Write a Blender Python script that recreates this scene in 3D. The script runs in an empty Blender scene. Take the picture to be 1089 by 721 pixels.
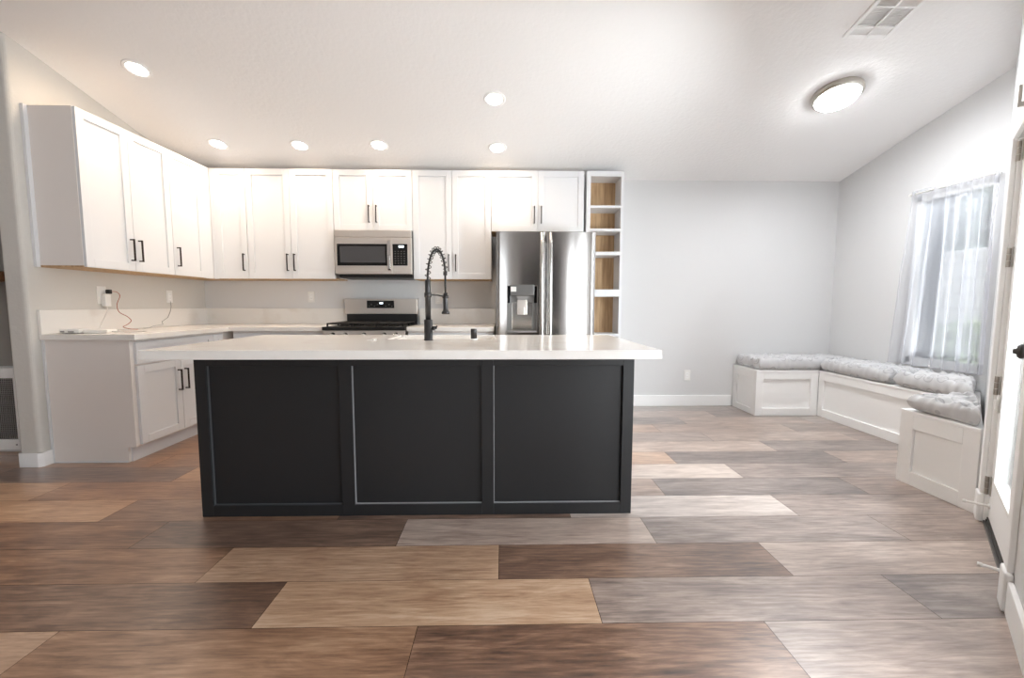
import bpy, bmesh, math, random
from mathutils import Vector, Matrix, noise as mnoise

random.seed(7)
SC = bpy.context.scene
COL = SC.collection
R_ = math.radians

# ------------------------------------------------------------------ camera, sky, lights, exposure
D = 4.575      # back wall
L = -3.193     # kitchen side wall
R = 3.633      # window wall
SL = 0.235     # ceiling slope
ZC = 2.456     # ceiling height at the back wall
def ceil_z(y): return ZC + SL * (D - y)

F_PX, PITCH, YAW, ROLL, CAM_H = 445.465, 0.0811, 0.0206, 0.0015, 1.1221
cam_d = bpy.data.cameras.new('camera')
cam = bpy.data.objects.new('camera', cam_d)
COL.objects.link(cam)
cam_d.sensor_fit = 'HORIZONTAL'
cam_d.sensor_width = 36.0
cam_d.lens = 36.0 * F_PX / 1089.0
cam_d.clip_start = 0.05
_fw = Vector((math.sin(YAW) * math.cos(PITCH), math.cos(YAW) * math.cos(PITCH), -math.sin(PITCH)))
_r = _fw.cross(Vector((0, 0, 1))).normalized()
_u = _r.cross(_fw)
_r2 = math.cos(ROLL) * _r + math.sin(ROLL) * _u
_u2 = -math.sin(ROLL) * _r + math.cos(ROLL) * _u
cam.matrix_world = Matrix(((_r2.x, _u2.x, -_fw.x, 0), (_r2.y, _u2.y, -_fw.y, 0), (_r2.z, _u2.z, -_fw.z, CAM_H), (0, 0, 0, 1)))
SC.camera = cam

SC.view_settings.view_transform = 'Standard'
SC.view_settings.look = 'None'
SC.view_settings.gamma = 1.0
SC.view_settings.use_curve_mapping = False
SC.view_settings.exposure = 0.2
SC.cycles.use_denoising = True
SC.cycles.max_bounces = 10
SC.cycles.diffuse_bounces = 6
SC.cycles.glossy_bounces = 4
SC.cycles.transparent_max_bounces = 12
SC.cycles.sample_clamp_indirect = 8.0

SKY_STRENGTH = 1.9
REAR_W = 13.0      # daylight through the rear window
SIDE_FILL_W = 46.0     # lamp panels in unseen openings, added to light the island from the right
DOOR_W = 105.0      # daylight through the patio door
WINDOW_W = 150.0    # daylight through the curtained window
DOWNLIGHT_W = 5.1
DOME_GLOW = 42.0     # brightness of the lit glass dome
DOME_W = 27.0
PATIO_FILL_W = 190.0      # added up-facing lamp outside the wide opening, brightens the ceiling
TERRACE_FILL_W = 80.0    # added up-facing lamp outside the patio door, fills the ceiling
GARDEN_FILL_W = 170.0     # added up-facing lamp below the curtained window, lifts the right-hand ceiling
WARM = (1.0, 0.78, 0.57)
DAY = (0.92, 0.965, 1.0)

world = bpy.data.worlds.new('sky')
SC.world = world
world.use_nodes = True
_nt = world.node_tree
_nt.nodes.clear()
_o = _nt.nodes.new('ShaderNodeOutputWorld')
_b = _nt.nodes.new('ShaderNodeBackground')
_tc = _nt.nodes.new('ShaderNodeTexCoord')
_sx = _nt.nodes.new('ShaderNodeSeparateXYZ')
_cr = _nt.nodes.new('ShaderNodeValToRGB')
_cr.color_ramp.elements[0].position = 0.45
_cr.color_ramp.elements[0].color = (0.95, 0.96, 0.97, 1)
_cr.color_ramp.elements[1].position = 0.9
_cr.color_ramp.elements[1].color = (0.55, 0.72, 1.0, 1)
_mr = _nt.nodes.new('ShaderNodeMapRange')
_mr.inputs[1].default_value = -1.0
_nt.links.new(_tc.outputs['Generated'], _sx.inputs[0])
_nt.links.new(_sx.outputs['Z'], _mr.inputs[0])
_nt.links.new(_mr.outputs[0], _cr.inputs[0])
_nt.links.new(_cr.outputs[0], _b.inputs['Color'])
_b.inputs['Strength'].default_value = SKY_STRENGTH
_nt.links.new(_b.outputs[0], _o.inputs[0])

def area_light(name, loc, direction, sx, sy, watts, color):
    d = bpy.data.lights.new(name, 'AREA')
    d.shape = 'RECTANGLE'
    d.size, d.size_y = sx, sy
    d.energy = watts
    d.color = color
    o = bpy.data.objects.new(name, d)
    COL.objects.link(o)
    o.location = loc
    o.rotation_euler = Vector(direction).to_track_quat('-Z', 'Y').to_euler()
    return o

REAR_Y = -4.4
REAR_WINDOWS = [(-1.5, -0.5)]     # X span of the window behind the camera
for _x0, _x1 in REAR_WINDOWS:
    area_light('daylight_rear_window', ((_x0 + _x1) / 2, REAR_Y - 0.03, 1.45), (0, 1, 0), _x1 - _x0, 1.9, REAR_W, DAY)
FILL_GAPS = [(-0.95, -0.2), (0.2, 0.98)]      # Y spans of unseen openings added right of the camera for light
FILL_SPAN = (-0.95, 0.98)
for _y0, _y1 in FILL_GAPS:
    area_light('side_fill', (1.556, (_y0 + _y1) / 2, 1.1), (-1, 0, 0), _y1 - _y0 - .04, 2.06, SIDE_FILL_W * (_y1 - _y0) / 1.35, DAY)
area_light('patio_ceiling_fill', (3.1, sum(FILL_SPAN) / 2, -.02), (-.35, 0, 1), 2.4, 1.6, PATIO_FILL_W, (.93, .97, 1))
area_light('garden_ceiling_fill', (R + 1.2, 3.6, -.1), (-.35, 0, 1), 1.8, 1.6, GARDEN_FILL_W, (.93, .97, 1))
area_light('terrace_ceiling_fill', (3.5, .9, -.02), (-.3, .3, 1), 1.4, 1.4, TERRACE_FILL_W, (.93, .97, 1))
sun_d = bpy.data.lights.new('sun', 'SUN')
sun_d.energy = 0.9
sun_d.angle = R_(3)
sun_d.color = (1.0, 0.96, 0.9)
sun_o = bpy.data.objects.new('sun', sun_d)
COL.objects.link(sun_o)
sun_o.rotation_euler = Vector((0.75, 0.25, -0.9)).to_track_quat('-Z', 'Y').to_euler()   # comes from over the house: lights the garden wall only

# ------------------------------------------------------------------ helpers
def s2l(c):
    return tuple(((v / 255) / 12.92 if v / 255 <= 0.04045 else ((v / 255 + 0.055) / 1.055) ** 2.4) for v in c)

def mat(name, rgb, rough=0.5, metal=0.0, spec=0.5, bump=None, emit=None, estr=0.0, coat=0.0):
    m = bpy.data.materials.new(name)
    m.use_nodes = True
    nt = m.node_tree
    b = nt.nodes['Principled BSDF']
    b.inputs['Base Color'].default_value = (*s2l(rgb), 1)
    b.inputs['Roughness'].default_value = rough
    b.inputs['Metallic'].default_value = metal
    b.inputs['Specular IOR Level'].default_value = spec
    if coat: b.inputs['Coat Weight'].default_value = coat
    if emit:
        b.inputs['Emission Color'].default_value = (*emit, 1)
        b.inputs['Emission Strength'].default_value = estr
    if bump:
        scale, strength, dist = bump[:3]
        tc = nt.nodes.new('ShaderNodeTexCoord')
        mp = nt.nodes.new('ShaderNodeMapping')
        if len(bump) > 3: mp.inputs['Scale'].default_value = bump[3]
        n = nt.nodes.new('ShaderNodeTexNoise')
        n.inputs['Scale'].default_value = scale
        n.inputs['Detail'].default_value = 4
        bp = nt.nodes.new('ShaderNodeBump')
        bp.inputs['Strength'].default_value = strength
        bp.inputs['Distance'].default_value = dist
        nt.links.new(tc.outputs['Object'], mp.inputs['Vector'])
        nt.links.new(mp.outputs[0], n.inputs['Vector'])
        nt.links.new(n.outputs['Fac'], bp.inputs['Height'])
        nt.links.new(bp.outputs[0], b.inputs['Normal'])
    return m

def vary(m, rgb2, scale, stretch=(1, 1, 1), lo=0.4, hi=0.65, detail=5, distortion=0.0):
    """mix a second colour in by noise"""
    nt = m.node_tree
    b = nt.nodes['Principled BSDF']
    c1 = tuple(b.inputs['Base Color'].default_value)
    tc = nt.nodes.new('ShaderNodeTexCoord')
    mp = nt.nodes.new('ShaderNodeMapping')
    mp.inputs['Scale'].default_value = stretch
    n = nt.nodes.new('ShaderNodeTexNoise')
    n.inputs['Scale'].default_value = scale
    n.inputs['Detail'].default_value = detail
    n.inputs['Distortion'].default_value = distortion
    r = nt.nodes.new('ShaderNodeValToRGB')
    r.color_ramp.elements[0].position = lo
    r.color_ramp.elements[0].color = c1
    r.color_ramp.elements[1].position = hi
    r.color_ramp.elements[1].color = (*s2l(rgb2), 1)
    nt.links.new(tc.outputs['Object'], mp.inputs[0])
    nt.links.new(mp.outputs[0], n.inputs['Vector'])
    nt.links.new(n.outputs['Fac'], r.inputs[0])
    nt.links.new(r.outputs[0], b.inputs['Base Color'])
    return m

WORLD = Matrix.Identity(4)
def frame(origin, u, n):
    """local (u, v, n): u along, v up, n out of the face"""
    u, n = Vector(u).normalized(), Vector(n).normalized()
    v = Vector((0, 0, 1))
    o = Vector(origin)
    return Matrix(((u.x, v.x, n.x, o.x), (u.y, v.y, n.y, o.y), (u.z, v.z, n.z, o.z), (0, 0, 0, 1)))

class MB:
    def __init__(self, M=WORLD):
        self.bm = bmesh.new()
        self.M = M
    def _v(self, pts): return [self.bm.verts.new(self.M @ Vector(p)) for p in pts]
    def box(self, x0, x1, y0, y1, z0, z1):
        v = self._v([(x0, y0, z0), (x1, y0, z0), (x1, y1, z0), (x0, y1, z0), (x0, y0, z1), (x1, y0, z1), (x1, y1, z1), (x0, y1, z1)])
        for f in ((0, 3, 2, 1), (4, 5, 6, 7), (0, 1, 5, 4), (1, 2, 6, 5), (2, 3, 7, 6), (3, 0, 4, 7)):
            self.bm.faces.new([v[i] for i in f])
        return self
    def prism(self, pts, z0, z1):
        a = self._v([(p[0], p[1], z0) for p in pts]); b = self._v([(p[0], p[1], z1) for p in pts])
        n = len(pts)
        self.bm.faces.new(list(reversed(a))); self.bm.faces.new(b)
        for i in range(n): self.bm.faces.new([a[i], a[(i + 1) % n], b[(i + 1) % n], b[i]])
        return self
    def hexa(self, p):
        v = self._v(p)
        for f in ((0, 3, 2, 1), (4, 5, 6, 7), (0, 1, 5, 4), (1, 2, 6, 5), (2, 3, 7, 6), (3, 0, 4, 7)):
            self.bm.faces.new([v[i] for i in f])
        return self
    def lathe(self, prof, center=(0, 0, 0), X=(1, 0, 0), Y=(0, 1, 0), Z=(0, 0, 1), seg=28, smooth=True):
        X, Y, Z, c = Vector(X), Vector(Y), Vector(Z), Vector(center)
        rings = []
        for r, z in prof:
            if r < 1e-6: rings.append(self._v([c + Z * z]))
            else: rings.append(self._v([c + Z * z + (X * math.cos(2 * math.pi * i / seg) + Y * math.sin(2 * math.pi * i / seg)) * r for i in range(seg)]))
        for a, b in zip(rings, rings[1:]):
            for i in range(seg):
                j = (i + 1) % seg
                if len(a) == 1 and len(b) == 1: continue
                if len(a) == 1: fs = [a[0], b[i], b[j]]
                elif len(b) == 1: fs = [a[i], a[j], b[0]]
                else: fs = [a[i], a[j], b[j], b[i]]
                f = self.bm.faces.new(fs); f.smooth = smooth
        return self
    def tube(self, path, r, seg=10, caps=True):
        P = [Vector(p) for p in path]
        rr = r if isinstance(r, (list, tuple)) else [r] * len(P)
        up = Vector((0, 0, 1)); rings = []
        nrm = None
        for i, p in enumerate(P):
            t = (P[min(i + 1, len(P) - 1)] - P[max(i - 1, 0)]).normalized()
            if nrm is None:
                nrm = t.cross(up)
                if nrm.length < 1e-3: nrm = t.cross(Vector((1, 0, 0)))
            nrm = (nrm - t * nrm.dot(t)).normalized()
            b = t.cross(nrm)
            rings.append(self._v([p + (nrm * math.cos(2 * math.pi * k / seg) + b * math.sin(2 * math.pi * k / seg)) * rr[i] for k in range(seg)]))
        for a, b in zip(rings, rings[1:]):
            for k in range(seg):
                f = self.bm.faces.new([a[k], a[(k + 1) % seg], b[(k + 1) % seg], b[k]]); f.smooth = True
        if caps:
            self.bm.faces.new(list(reversed(rings[0]))); self.bm.faces.new(rings[-1])
        return self
    def cyl(self, p0, p1, r, seg=20):
        return self.tube([p0, p1], r, seg)

def origin_of(parent):
    o = Vector((0, 0, 0))
    while parent is not None:
        o += Vector(parent.location); parent = parent.parent
    return o

def build(name, mb, m, parent=None, bevel=0.0, loc=None, smooth=False):
    """link the builder's mesh (world coordinates) as one object"""
    bmesh.ops.recalc_face_normals(mb.bm, faces=mb.bm.faces)
    if parent is None and loc is None:
        xs = [v.co for v in mb.bm.verts]
        loc = Vector(((min(v.x for v in xs) + max(v.x for v in xs)) / 2, (min(v.y for v in xs) + max(v.y for v in xs)) / 2, min(v.z for v in xs)))
    off = origin_of(parent) if parent is not None else Vector(loc)
    bmesh.ops.translate(mb.bm, vec=-off, verts=mb.bm.verts)
    me = bpy.data.meshes.new(name)
    if smooth:
        for f in mb.bm.faces: f.smooth = True
    mb.bm.to_mesh(me); mb.bm.free()
    for mm in (m if isinstance(m, (list, tuple)) else [m]): me.materials.append(mm)
    o = bpy.data.objects.new(name, me)
    COL.objects.link(o)
    if parent is not None: o.parent = parent
    else: o.location = loc
    if bevel:
        b = o.modifiers.new('edge', 'BEVEL'); b.width = bevel; b.segments = 2; b.limit_method = 'ANGLE'; b.angle_limit = R_(40)
    return o

def tag(o, label, cat, group=None, kind=None):
    o['label'] = label; o['category'] = cat
    if group: o['group'] = group
    if kind: o['kind'] = kind
    return o

def thing(name, label, cat, loc, group=None):
    o = bpy.data.objects.new(name, None)
    o.empty_display_size = 0.05
    COL.objects.link(o); o.location = loc
    return tag(o, label, cat, group)

def struct(name, mb, m, parent=None, bevel=0.0):
    o = build(name, mb, m, parent, bevel)
    if parent is None: o['kind'] = 'structure'
    return o

# ------------------------------------------------------------------ materials
M_wall = mat('wall_paint', (219, 219, 219), 0.75, bump=(55, 0.12, 0.004))
M_wall_tex = mat('wall_paint_trowelled', (212, 209, 203), 0.8, bump=(30, 0.35, 0.008))
M_ceil = mat('ceiling_paint', (246, 245, 244), 0.85, bump=(34, 0.35, 0.008))
M_trim = mat('trim_paint', (250, 250, 249), 0.4)
M_cab = mat('cabinet_paint', (226, 227, 229), 0.38)
M_cab_side = mat('cabinet_side_laminate', (236, 230, 225), 0.45)
M_ply = vary(mat('plywood', (205, 172, 132), 0.6), (178, 143, 104), 3.0, (14, 14, 1.2))
M_quartz = vary(mat('quartz', (240, 237, 232), 0.16), (228, 222, 214), 4, lo=0.55, hi=0.75)
M_black = mat('island_paint', (27, 28, 30), 0.45, bump=(160, 0.04, 0.002))
M_bronze = mat('dark_bronze_pull', (52, 42, 38), 0.35, 0.7)
M_steel = mat('stainless', (218, 211, 204), 0.33, 0.72, bump=(30, 0.05, 0.001, (1, 1, 40)))
M_steel_v = mat('stainless_door', (200, 198, 196), 0.3, 1.0)
_n = M_steel_v.node_tree.nodes['Principled BSDF']; _n.inputs['Roughness'].default_value = 0.15; _n.inputs['Anisotropic'].default_value = 0.9; _n.inputs['Anisotropic Rotation'].default_value = 0.25
_tg = M_steel_v.node_tree.nodes.new('ShaderNodeTangent'); _tg.direction_type = 'RADIAL'; _tg.axis = 'Z'
M_steel_v.node_tree.links.new(_tg.outputs[0], _n.inputs['Tangent'])
M_steel_lt = mat('polished_steel', (222, 220, 216), 0.16, 1.0)
M_steel_dk = mat('dark_steel', (120, 118, 116), 0.35, 0.9)
M_blackgl = mat('black_glass', (14, 14, 15), 0.08)
M_ovenwin = mat('smoked_glass_window', (74, 74, 76), 0.12)
M_blackmat = mat('black_enamel', (18, 18, 18), 0.45)
M_iron = mat('cast_iron', (26, 24, 23), 0.6)
M_gunmetal = mat('gunmetal', (74, 73, 73), 0.32, 0.85)
M_whitepl = mat('white_plastic', (240, 239, 236), 0.35)
M_greypl = mat('grey_plastic', (150, 148, 146), 0.4)
M_ceramic = mat('white_ceramic', (244, 242, 238), 0.12)
M_fridge_side = mat('fridge_side', (112, 110, 108), 0.4, 0.3)
M_gray_in = mat('dispenser_recess', (150, 148, 145), 0.35, 0.6)
M_nickel = mat('brushed_nickel', (190, 184, 176), 0.3, 1.0)
M_copper = mat('red_cord', (176, 92, 66), 0.45)
M_dark = mat('dark_void', (30, 29, 28), 0.8)
M_shelfwood = vary(mat('walnut_shelf', (150, 108, 76), 0.5), (112, 76, 50), 3, (1.2, 14, 14))
M_dkpanel = mat('reflection_panel_dark', (66, 66, 68), 0.5)
M_greywall = mat('grey_paint', (150, 148, 143), 0.8)
M_lens = mat('lamp_lens', (255, 250, 240), 0.4, emit=(1.0, 0.93, 0.84), estr=9.0)
M_dome = mat('lamp_dome', (255, 255, 255), 0.3, emit=(0.96, 0.98, 1.0), estr=DOME_GLOW)
M_led = mat('display_digits', (220, 235, 240), 0.4, emit=(0.8, 0.92, 1.0), estr=1.6)
M_gasket = mat('door_gasket', (58, 54, 50), 0.7)

def glass_mat(name, tint=(1, 1, 1)):
    m = bpy.data.materials.new(name); m.use_nodes = True
    nt = m.node_tree; nt.nodes.clear()
    o = nt.nodes.new('ShaderNodeOutputMaterial')
    t = nt.nodes.new('ShaderNodeBsdfTransparent'); t.inputs[0].default_value = (*tint, 1)
    g = nt.nodes.new('ShaderNodeBsdfGlossy'); g.inputs['Roughness'].default_value = 0.02
    fr = nt.nodes.new('ShaderNodeFresnel'); fr.inputs[0].default_value = 1.45
    mx = nt.nodes.new('ShaderNodeMixShader')
    nt.links.new(fr.outputs[0], mx.inputs[0]); nt.links.new(t.outputs[0], mx.inputs[1]); nt.links.new(g.outputs[0], mx.inputs[2])
    nt.links.new(mx.outputs[0], o.inputs[0])
    return m
M_glass = glass_mat('window_glass', (0.97, 0.98, 0.98))

def sheer_mat():
    m = bpy.data.materials.new('sheer_voile'); m.use_nodes = True
    nt = m.node_tree; nt.nodes.clear()
    o = nt.nodes.new('ShaderNodeOutputMaterial')
    t = nt.nodes.new('ShaderNodeBsdfTransparent')
    d = nt.nodes.new('ShaderNodeBsdfDiffuse'); d.inputs[0].default_value = (0.72, 0.73, 0.77, 1)
    tl = nt.nodes.new('ShaderNodeBsdfTranslucent'); tl.inputs[0].default_value = (0.72, 0.73, 0.77, 1)
    a = nt.nodes.new('ShaderNodeMixShader'); a.inputs[0].default_value = 0.5
    lw = nt.nodes.new('ShaderNodeLayerWeight'); lw.inputs[0].default_value = 0.35
    mr = nt.nodes.new('ShaderNodeMapRange'); mr.inputs[3].default_value = 0.48; mr.inputs[4].default_value = 0.95
    mx = nt.nodes.new('ShaderNodeMixShader')
    nt.links.new(d.outputs[0], a.inputs[1]); nt.links.new(tl.outputs[0], a.inputs[2])
    nt.links.new(lw.outputs['Facing'], mr.inputs[0]); nt.links.new(mr.outputs[0], mx.inputs[0])
    nt.links.new(t.outputs[0], mx.inputs[1]); nt.links.new(a.outputs[0], mx.inputs[2])
    nt.links.new(mx.outputs[0], o.inputs[0])
    return m
M_sheer = sheer_mat()

def fabric_mat():
    m = mat('printed_cotton', (190, 190, 191), 0.9, bump=(420, 0.15, 0.002))
    nt = m.node_tree; b = nt.nodes['Principled BSDF']
    tc = nt.nodes.new('ShaderNodeTexCoord')
    v = nt.nodes.new('ShaderNodeTexVoronoi'); v.inputs['Scale'].default_value = 11; v.inputs['Randomness'].default_value = 0.35
    r = nt.nodes.new('ShaderNodeValToRGB')
    e = r.color_ramp.elements
    e[0].position = 0.0; e[0].color = (*s2l((198, 198, 199)), 1)
    e[1].position = 0.42; e[1].color = (*s2l((200, 200, 201)), 1)
    for p, c in ((0.12, (198, 198, 199)), (0.16, (176, 176, 178)), (0.2, (198, 198, 199)), (0.3, (196, 196, 197)), (0.36, (166, 166, 169))):
        k = e.new(p); k.color = (*s2l(c), 1)
    nt.links.new(tc.outputs['Object'], v.inputs['Vector']); nt.links.new(v.outputs['Distance'], r.inputs[0]); nt.links.new(r.outputs[0], b.inputs['Base Color'])
    return m
M_fabric = fabric_mat()

def plank_mat():
    m = bpy.data.materials.new('vinyl_plank'); m.use_nodes = True
    nt = m.node_tree; b = nt.nodes['Principled BSDF']
    at = nt.nodes.new('ShaderNodeAttribute'); at.attribute_name = 'plank'
    sp = nt.nodes.new('ShaderNodeSeparateColor')
    nt.links.new(at.outputs['Color'], sp.inputs[0])
    tc = nt.nodes.new('ShaderNodeTexCoord')
    # every plank gets its own slice of the grain
    cm = nt.nodes.new('ShaderNodeCombineXYZ')
    m1 = nt.nodes.new('ShaderNodeMath'); m1.operation = 'MULTIPLY'; m1.inputs[1].default_value = 57.0
    nt.links.new(sp.outputs[1], m1.inputs[0]); nt.links.new(m1.outputs[0], cm.inputs[2]); nt.links.new(m1.outputs[0], cm.inputs[0])
    ad = nt.nodes.new('ShaderNodeVectorMath'); ad.operation = 'ADD'
    nt.links.new(tc.outputs['Object'], ad.inputs[0]); nt.links.new(cm.outputs[0], ad.inputs[1])
    def noise(scale, st, det=6, dist=0.0):
        mp = nt.nodes.new('ShaderNodeMapping'); mp.inputs['Scale'].default_value = st
        n = nt.nodes.new('ShaderNodeTexNoise'); n.inputs['Scale'].default_value = scale; n.inputs['Detail'].default_value = det; n.inputs['Distortion'].default_value = dist
        n.inputs['Roughness'].default_value = 0.62
        nt.links.new(ad.outputs[0], mp.inputs[0]); nt.links.new(mp.outputs[0], n.inputs['Vector'])
        return n
    n1 = noise(2.4, (1.0, 5.0, 1.0), 6, 1.3)      # broad cathedral figure
    n2 = noise(7.0, (1.0, 12.0, 1.0), 9, 0.3)     # fine grain
    n3 = noise(2.0, (1.3, 2.2, 1.0), 3)           # blotches
    def math_(op, a, bv):
        k = nt.nodes.new('ShaderNodeMath'); k.operation = op
        for i, x in enumerate((a, bv)):
            if isinstance(x, (int, float)): k.inputs[i].default_value = x
            else: nt.links.new(x, k.inputs[i])
        return k.outputs[0]
    g = math_('ADD', math_('MULTIPLY', math_('SUBTRACT', n1.outputs['Fac'], 0.5), 0.95), math_('MULTIPLY', math_('SUBTRACT', n2.outputs['Fac'], 0.5), 1.1))
    g = math_('ADD', g, math_('MULTIPLY', math_('SUBTRACT', n3.outputs['Fac'], 0.5), 0.5))
    t = math_('ADD', sp.outputs[0], math_('MULTIPLY', g, 0.8))
    def ramp(cols):
        r = nt.nodes.new('ShaderNodeValToRGB'); e = r.color_ramp.elements
        e[0].position = 0; e[0].color = (*s2l(cols[0]), 1); e[1].position = 1; e[1].color = (*s2l(cols[-1]), 1)
        for i, c in enumerate(cols[1:-1]):
            k = e.new((i + 1) / (len(cols) - 1)); k.color = (*s2l(c), 1)
        nt.links.new(t, r.inputs[0]); return r
    warm = ramp([(64, 42, 30), (116, 79, 53), (160, 119, 87), (194, 157, 123), (216, 188, 158)])
    cool = ramp([(88, 78, 74), (126, 114, 108), (164, 152, 145), (198, 187, 180), (222, 212, 205)])
    mx = nt.nodes.new('ShaderNodeMix'); mx.data_type = 'RGBA'
    nt.links.new(sp.outputs[2], mx.inputs['Factor']); nt.links.new(cool.outputs[0], mx.inputs['A']); nt.links.new(warm.outputs[0], mx.inputs['B'])
    nt.links.new(mx.outputs['Result'], b.inputs['Base Color'])
    # worn satin gloss: patchy roughness
    n4 = nt.nodes.new('ShaderNodeTexNoise'); n4.inputs['Scale'].default_value = 5; n4.inputs['Detail'].default_value = 5
    nt.links.new(tc.outputs['Object'], n4.inputs['Vector'])
    mr = nt.nodes.new('ShaderNodeMapRange'); mr.inputs[1].default_value = 0.35; mr.inputs[2].default_value = 0.7; mr.inputs[3].default_value = 0.335; mr.inputs[4].default_value = 0.37
    nt.links.new(n4.outputs['Fac'], mr.inputs[0]); nt.links.new(mr.outputs[0], b.inputs['Roughness'])
    b.inputs['Coat Weight'].default_value = 1.0; b.inputs['Coat Roughness'].default_value = 0.33
    bp = nt.nodes.new('ShaderNodeBump'); bp.inputs['Strength'].default_value = 0.12; bp.inputs['Distance'].default_value = 0.002
    nt.links.new(n2.outputs['Fac'], bp.inputs['Height']); nt.links.new(bp.outputs[0], b.inputs['Normal'])
    return m
M_plank = plank_mat()
M_seam = mat('plank_seam', (48, 38, 33), 0.6)

# ------------------------------------------------------------------ floor: planks laid along X
PW, PL, Y0 = 0.2462, 1.228, 1.388
JOINT = {-1: -0.30, 0: 0.35, 1: -0.02, 2: 0.725, 3: 1.585, 4: 0.96, 5: 1.57, 6: 1.235, 7: 2.12, 8: 1.745, 9: 1.40, 10: 1.74}
TONE = {  # (row, plank counted from the joint above): tone, warmth; near-left tones include reflected cabinet white
    (-1, -2): (.74, .8), (-1, -1): (.47, .9), (-1, 0): (.3, .8), (-1, 1): (.50, .5),
    (0, -2): (.27, .75), (0, -1): (.72, .9), (0, 0): (.42, .5), (0, 1): (.30, .1), (0, -3): (.58, .95),
    (1, -2): (.40, .9), (1, -1): (.66, .85), (1, 0): (.27, .7), (1, 1): (.58, .5), (1, -3): (.5, .95),
    (2, -3): (.33, .9), (2, -2): (.25, .6), (2, -1): (.62, .3), (2, 0): (.38, .3), (2, 1): (.40, .5), (2, -4): (.38, .9),
    (3, -4): (.68, 1.), (3, -3): (.40, .8), (3, -2): (.2, .6), (3, -1): (.72, .2), (3, 0): (.38, .4), (3, 1): (.35, .5),
    (4, -4): (.70, 1.), (4, -3): (.44, 1.), (4, -2): (.4, .8), (4, -1): (.5, .4), (4, 0): (.22, .1), (4, 1): (.36, .6),
    (5, -4): (.22, .6), (5, -3): (.64, 1.), (5, -2): (.5, .8), (5, -1): (.70, .4), (5, 0): (.36, .3), (5, 1): (.32, .7),
    (6, -4): (.5, 1.), (6, -3): (.4, .9), (6, -1): (.62, .7), (6, 0): (.22, .15), (6, 1): (.46, .6),
    (7, -1): (.60, .6), (7, 0): (.30, .2), (8, -1): (.44, .4), (8, 0): (.52, .6), (8, 1): (.36, .6),
    (9, -1): (.58, .6), (9, 0): (.50, .8), (10, -1): (.32, .3), (10, 0): (.5, .7), (11, 0): (.52, .6), (11, -1): (.5, .6), (12, 0): (.5, .6)}
FX0, FX1, FY0, FY1 = -6.1, 3.64, -4.5, 4.6
bm = bmesh.new()
lay = bm.loops.layers.float_color.new('plank')
rng = random.Random(3)
def quad(x0, x1, y0, y1, z, c, mi):
    f = bm.faces.new([bm.verts.new(p) for p in ((x0, y0, z), (x1, y0, z), (x1, y1, z), (x0, y1, z))])
    f.material_index = mi
    for l in f.loops: l[lay] = (*c, 1)
G = 0.0009
for k in range(math.floor((FY0 - Y0) / PW), math.ceil((FY1 - Y0) / PW)):
    y0, y1 = max(FY0, Y0 + k * PW), min(FY1, Y0 + (k + 1) * PW)
    if y1 - y0 < 0.01: continue
    j = JOINT.get(k, rng.uniform(0, PL))
    i0 = math.floor((FX0 - j) / PL)
    for i in range(i0, i0 + 12):
        x0, x1 = max(FX0, j + i * PL), min(FX1, j + (i + 1) * PL)
        if x1 - x0 < 0.01: continue
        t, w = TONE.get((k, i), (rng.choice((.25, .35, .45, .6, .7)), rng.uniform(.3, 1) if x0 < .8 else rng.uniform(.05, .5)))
        if (x0 + x1) / 2 > .9: w *= .5  # right-hand planks greyed: reflected daylight put into their colour
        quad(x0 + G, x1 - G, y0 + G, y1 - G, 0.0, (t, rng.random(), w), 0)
quad(FX0, FX1, FY0, FY1, -0.0012, (0, 0, 0), 1)
me = bpy.data.meshes.new('floor'); bm.to_mesh(me); bm.free()
me.materials.append(M_plank); me.materials.append(M_seam)
floor = bpy.data.objects.new('floor', me); COL.objects.link(floor); floor['kind'] = 'structure'

# ------------------------------------------------------------------ room shell
ZT = 4.2  # walls run up past the ceiling plane
mb = MB()   # sloped ceiling then a flat rear part
for pr in ([(4.75, ceil_z(4.75)), (-0.4, ceil_z(-0.4))], [(-0.4, ceil_z(-0.4)), (-4.6, ceil_z(-0.4))]):
    (ya, za), (yb, zb) = pr
    mb.hexa([(-6.2, yb, zb), (3.8, yb, zb), (3.8, ya, za), (-6.2, ya, za), (-6.2, yb, zb + .12), (3.8, yb, zb + .12), (3.8, ya, za + .12), (-6.2, ya, za + .12)])
struct('ceiling', mb, M_ceil)

struct('wall_back', MB().box(-3.4, R + .15, D, D + .12, 0, ZC + .02), M_wall)

def wall_prof(mb, pts, zb=0.0, top=None):
    """vertical wall over a plan polygon whose top follows the ceiling"""
    a = mb._v([(x, y, zb) for x, y in pts]); b = mb._v([(x, y, (ceil_z(max(y, -.4)) + .01) if top is None else top) for x, y in pts])
    n = len(pts)
    mb.bm.faces.new(a); mb.bm.faces.new(b)
    for i in range(n): mb.bm.faces.new([a[i], a[(i + 1) % n], b[(i + 1) % n], b[i]])

# kitchen side wall with its rounded free end
WEY = 2.882
mb = MB()
rad = 0.024
pts = [(L, D)]
for k in range(5): t = R_(90 * k / 4); pts.append((L - rad + rad * math.cos(t), WEY + rad - rad * math.sin(t)))
for k in range(5): t = R_(90 * k / 4); pts.append((L - .142 + rad - rad * math.sin(t), WEY + rad - rad * math.cos(t)))
pts.append((L - .142, D))
wall_prof(mb, pts)
struct('wall_left', mb, M_wall_tex)
mb = MB()
o_ = 0.013
pts = [(L + o_, 2.955), (L + o_, WEY - o_ + .02), (L + o_ - .02, WEY - o_), (L - .142 - o_ + .02, WEY - o_), (L - .142 - o_, WEY - o_ + .02), (L - .142 - o_, 3.19), (L - .142, 3.19), (L - .142, WEY + .001), (L, WEY + .001), (L, 2.955)]
mb.prism(pts, 0, .1)
struct('baseboard_left', mb, M_trim, bevel=.004)

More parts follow.
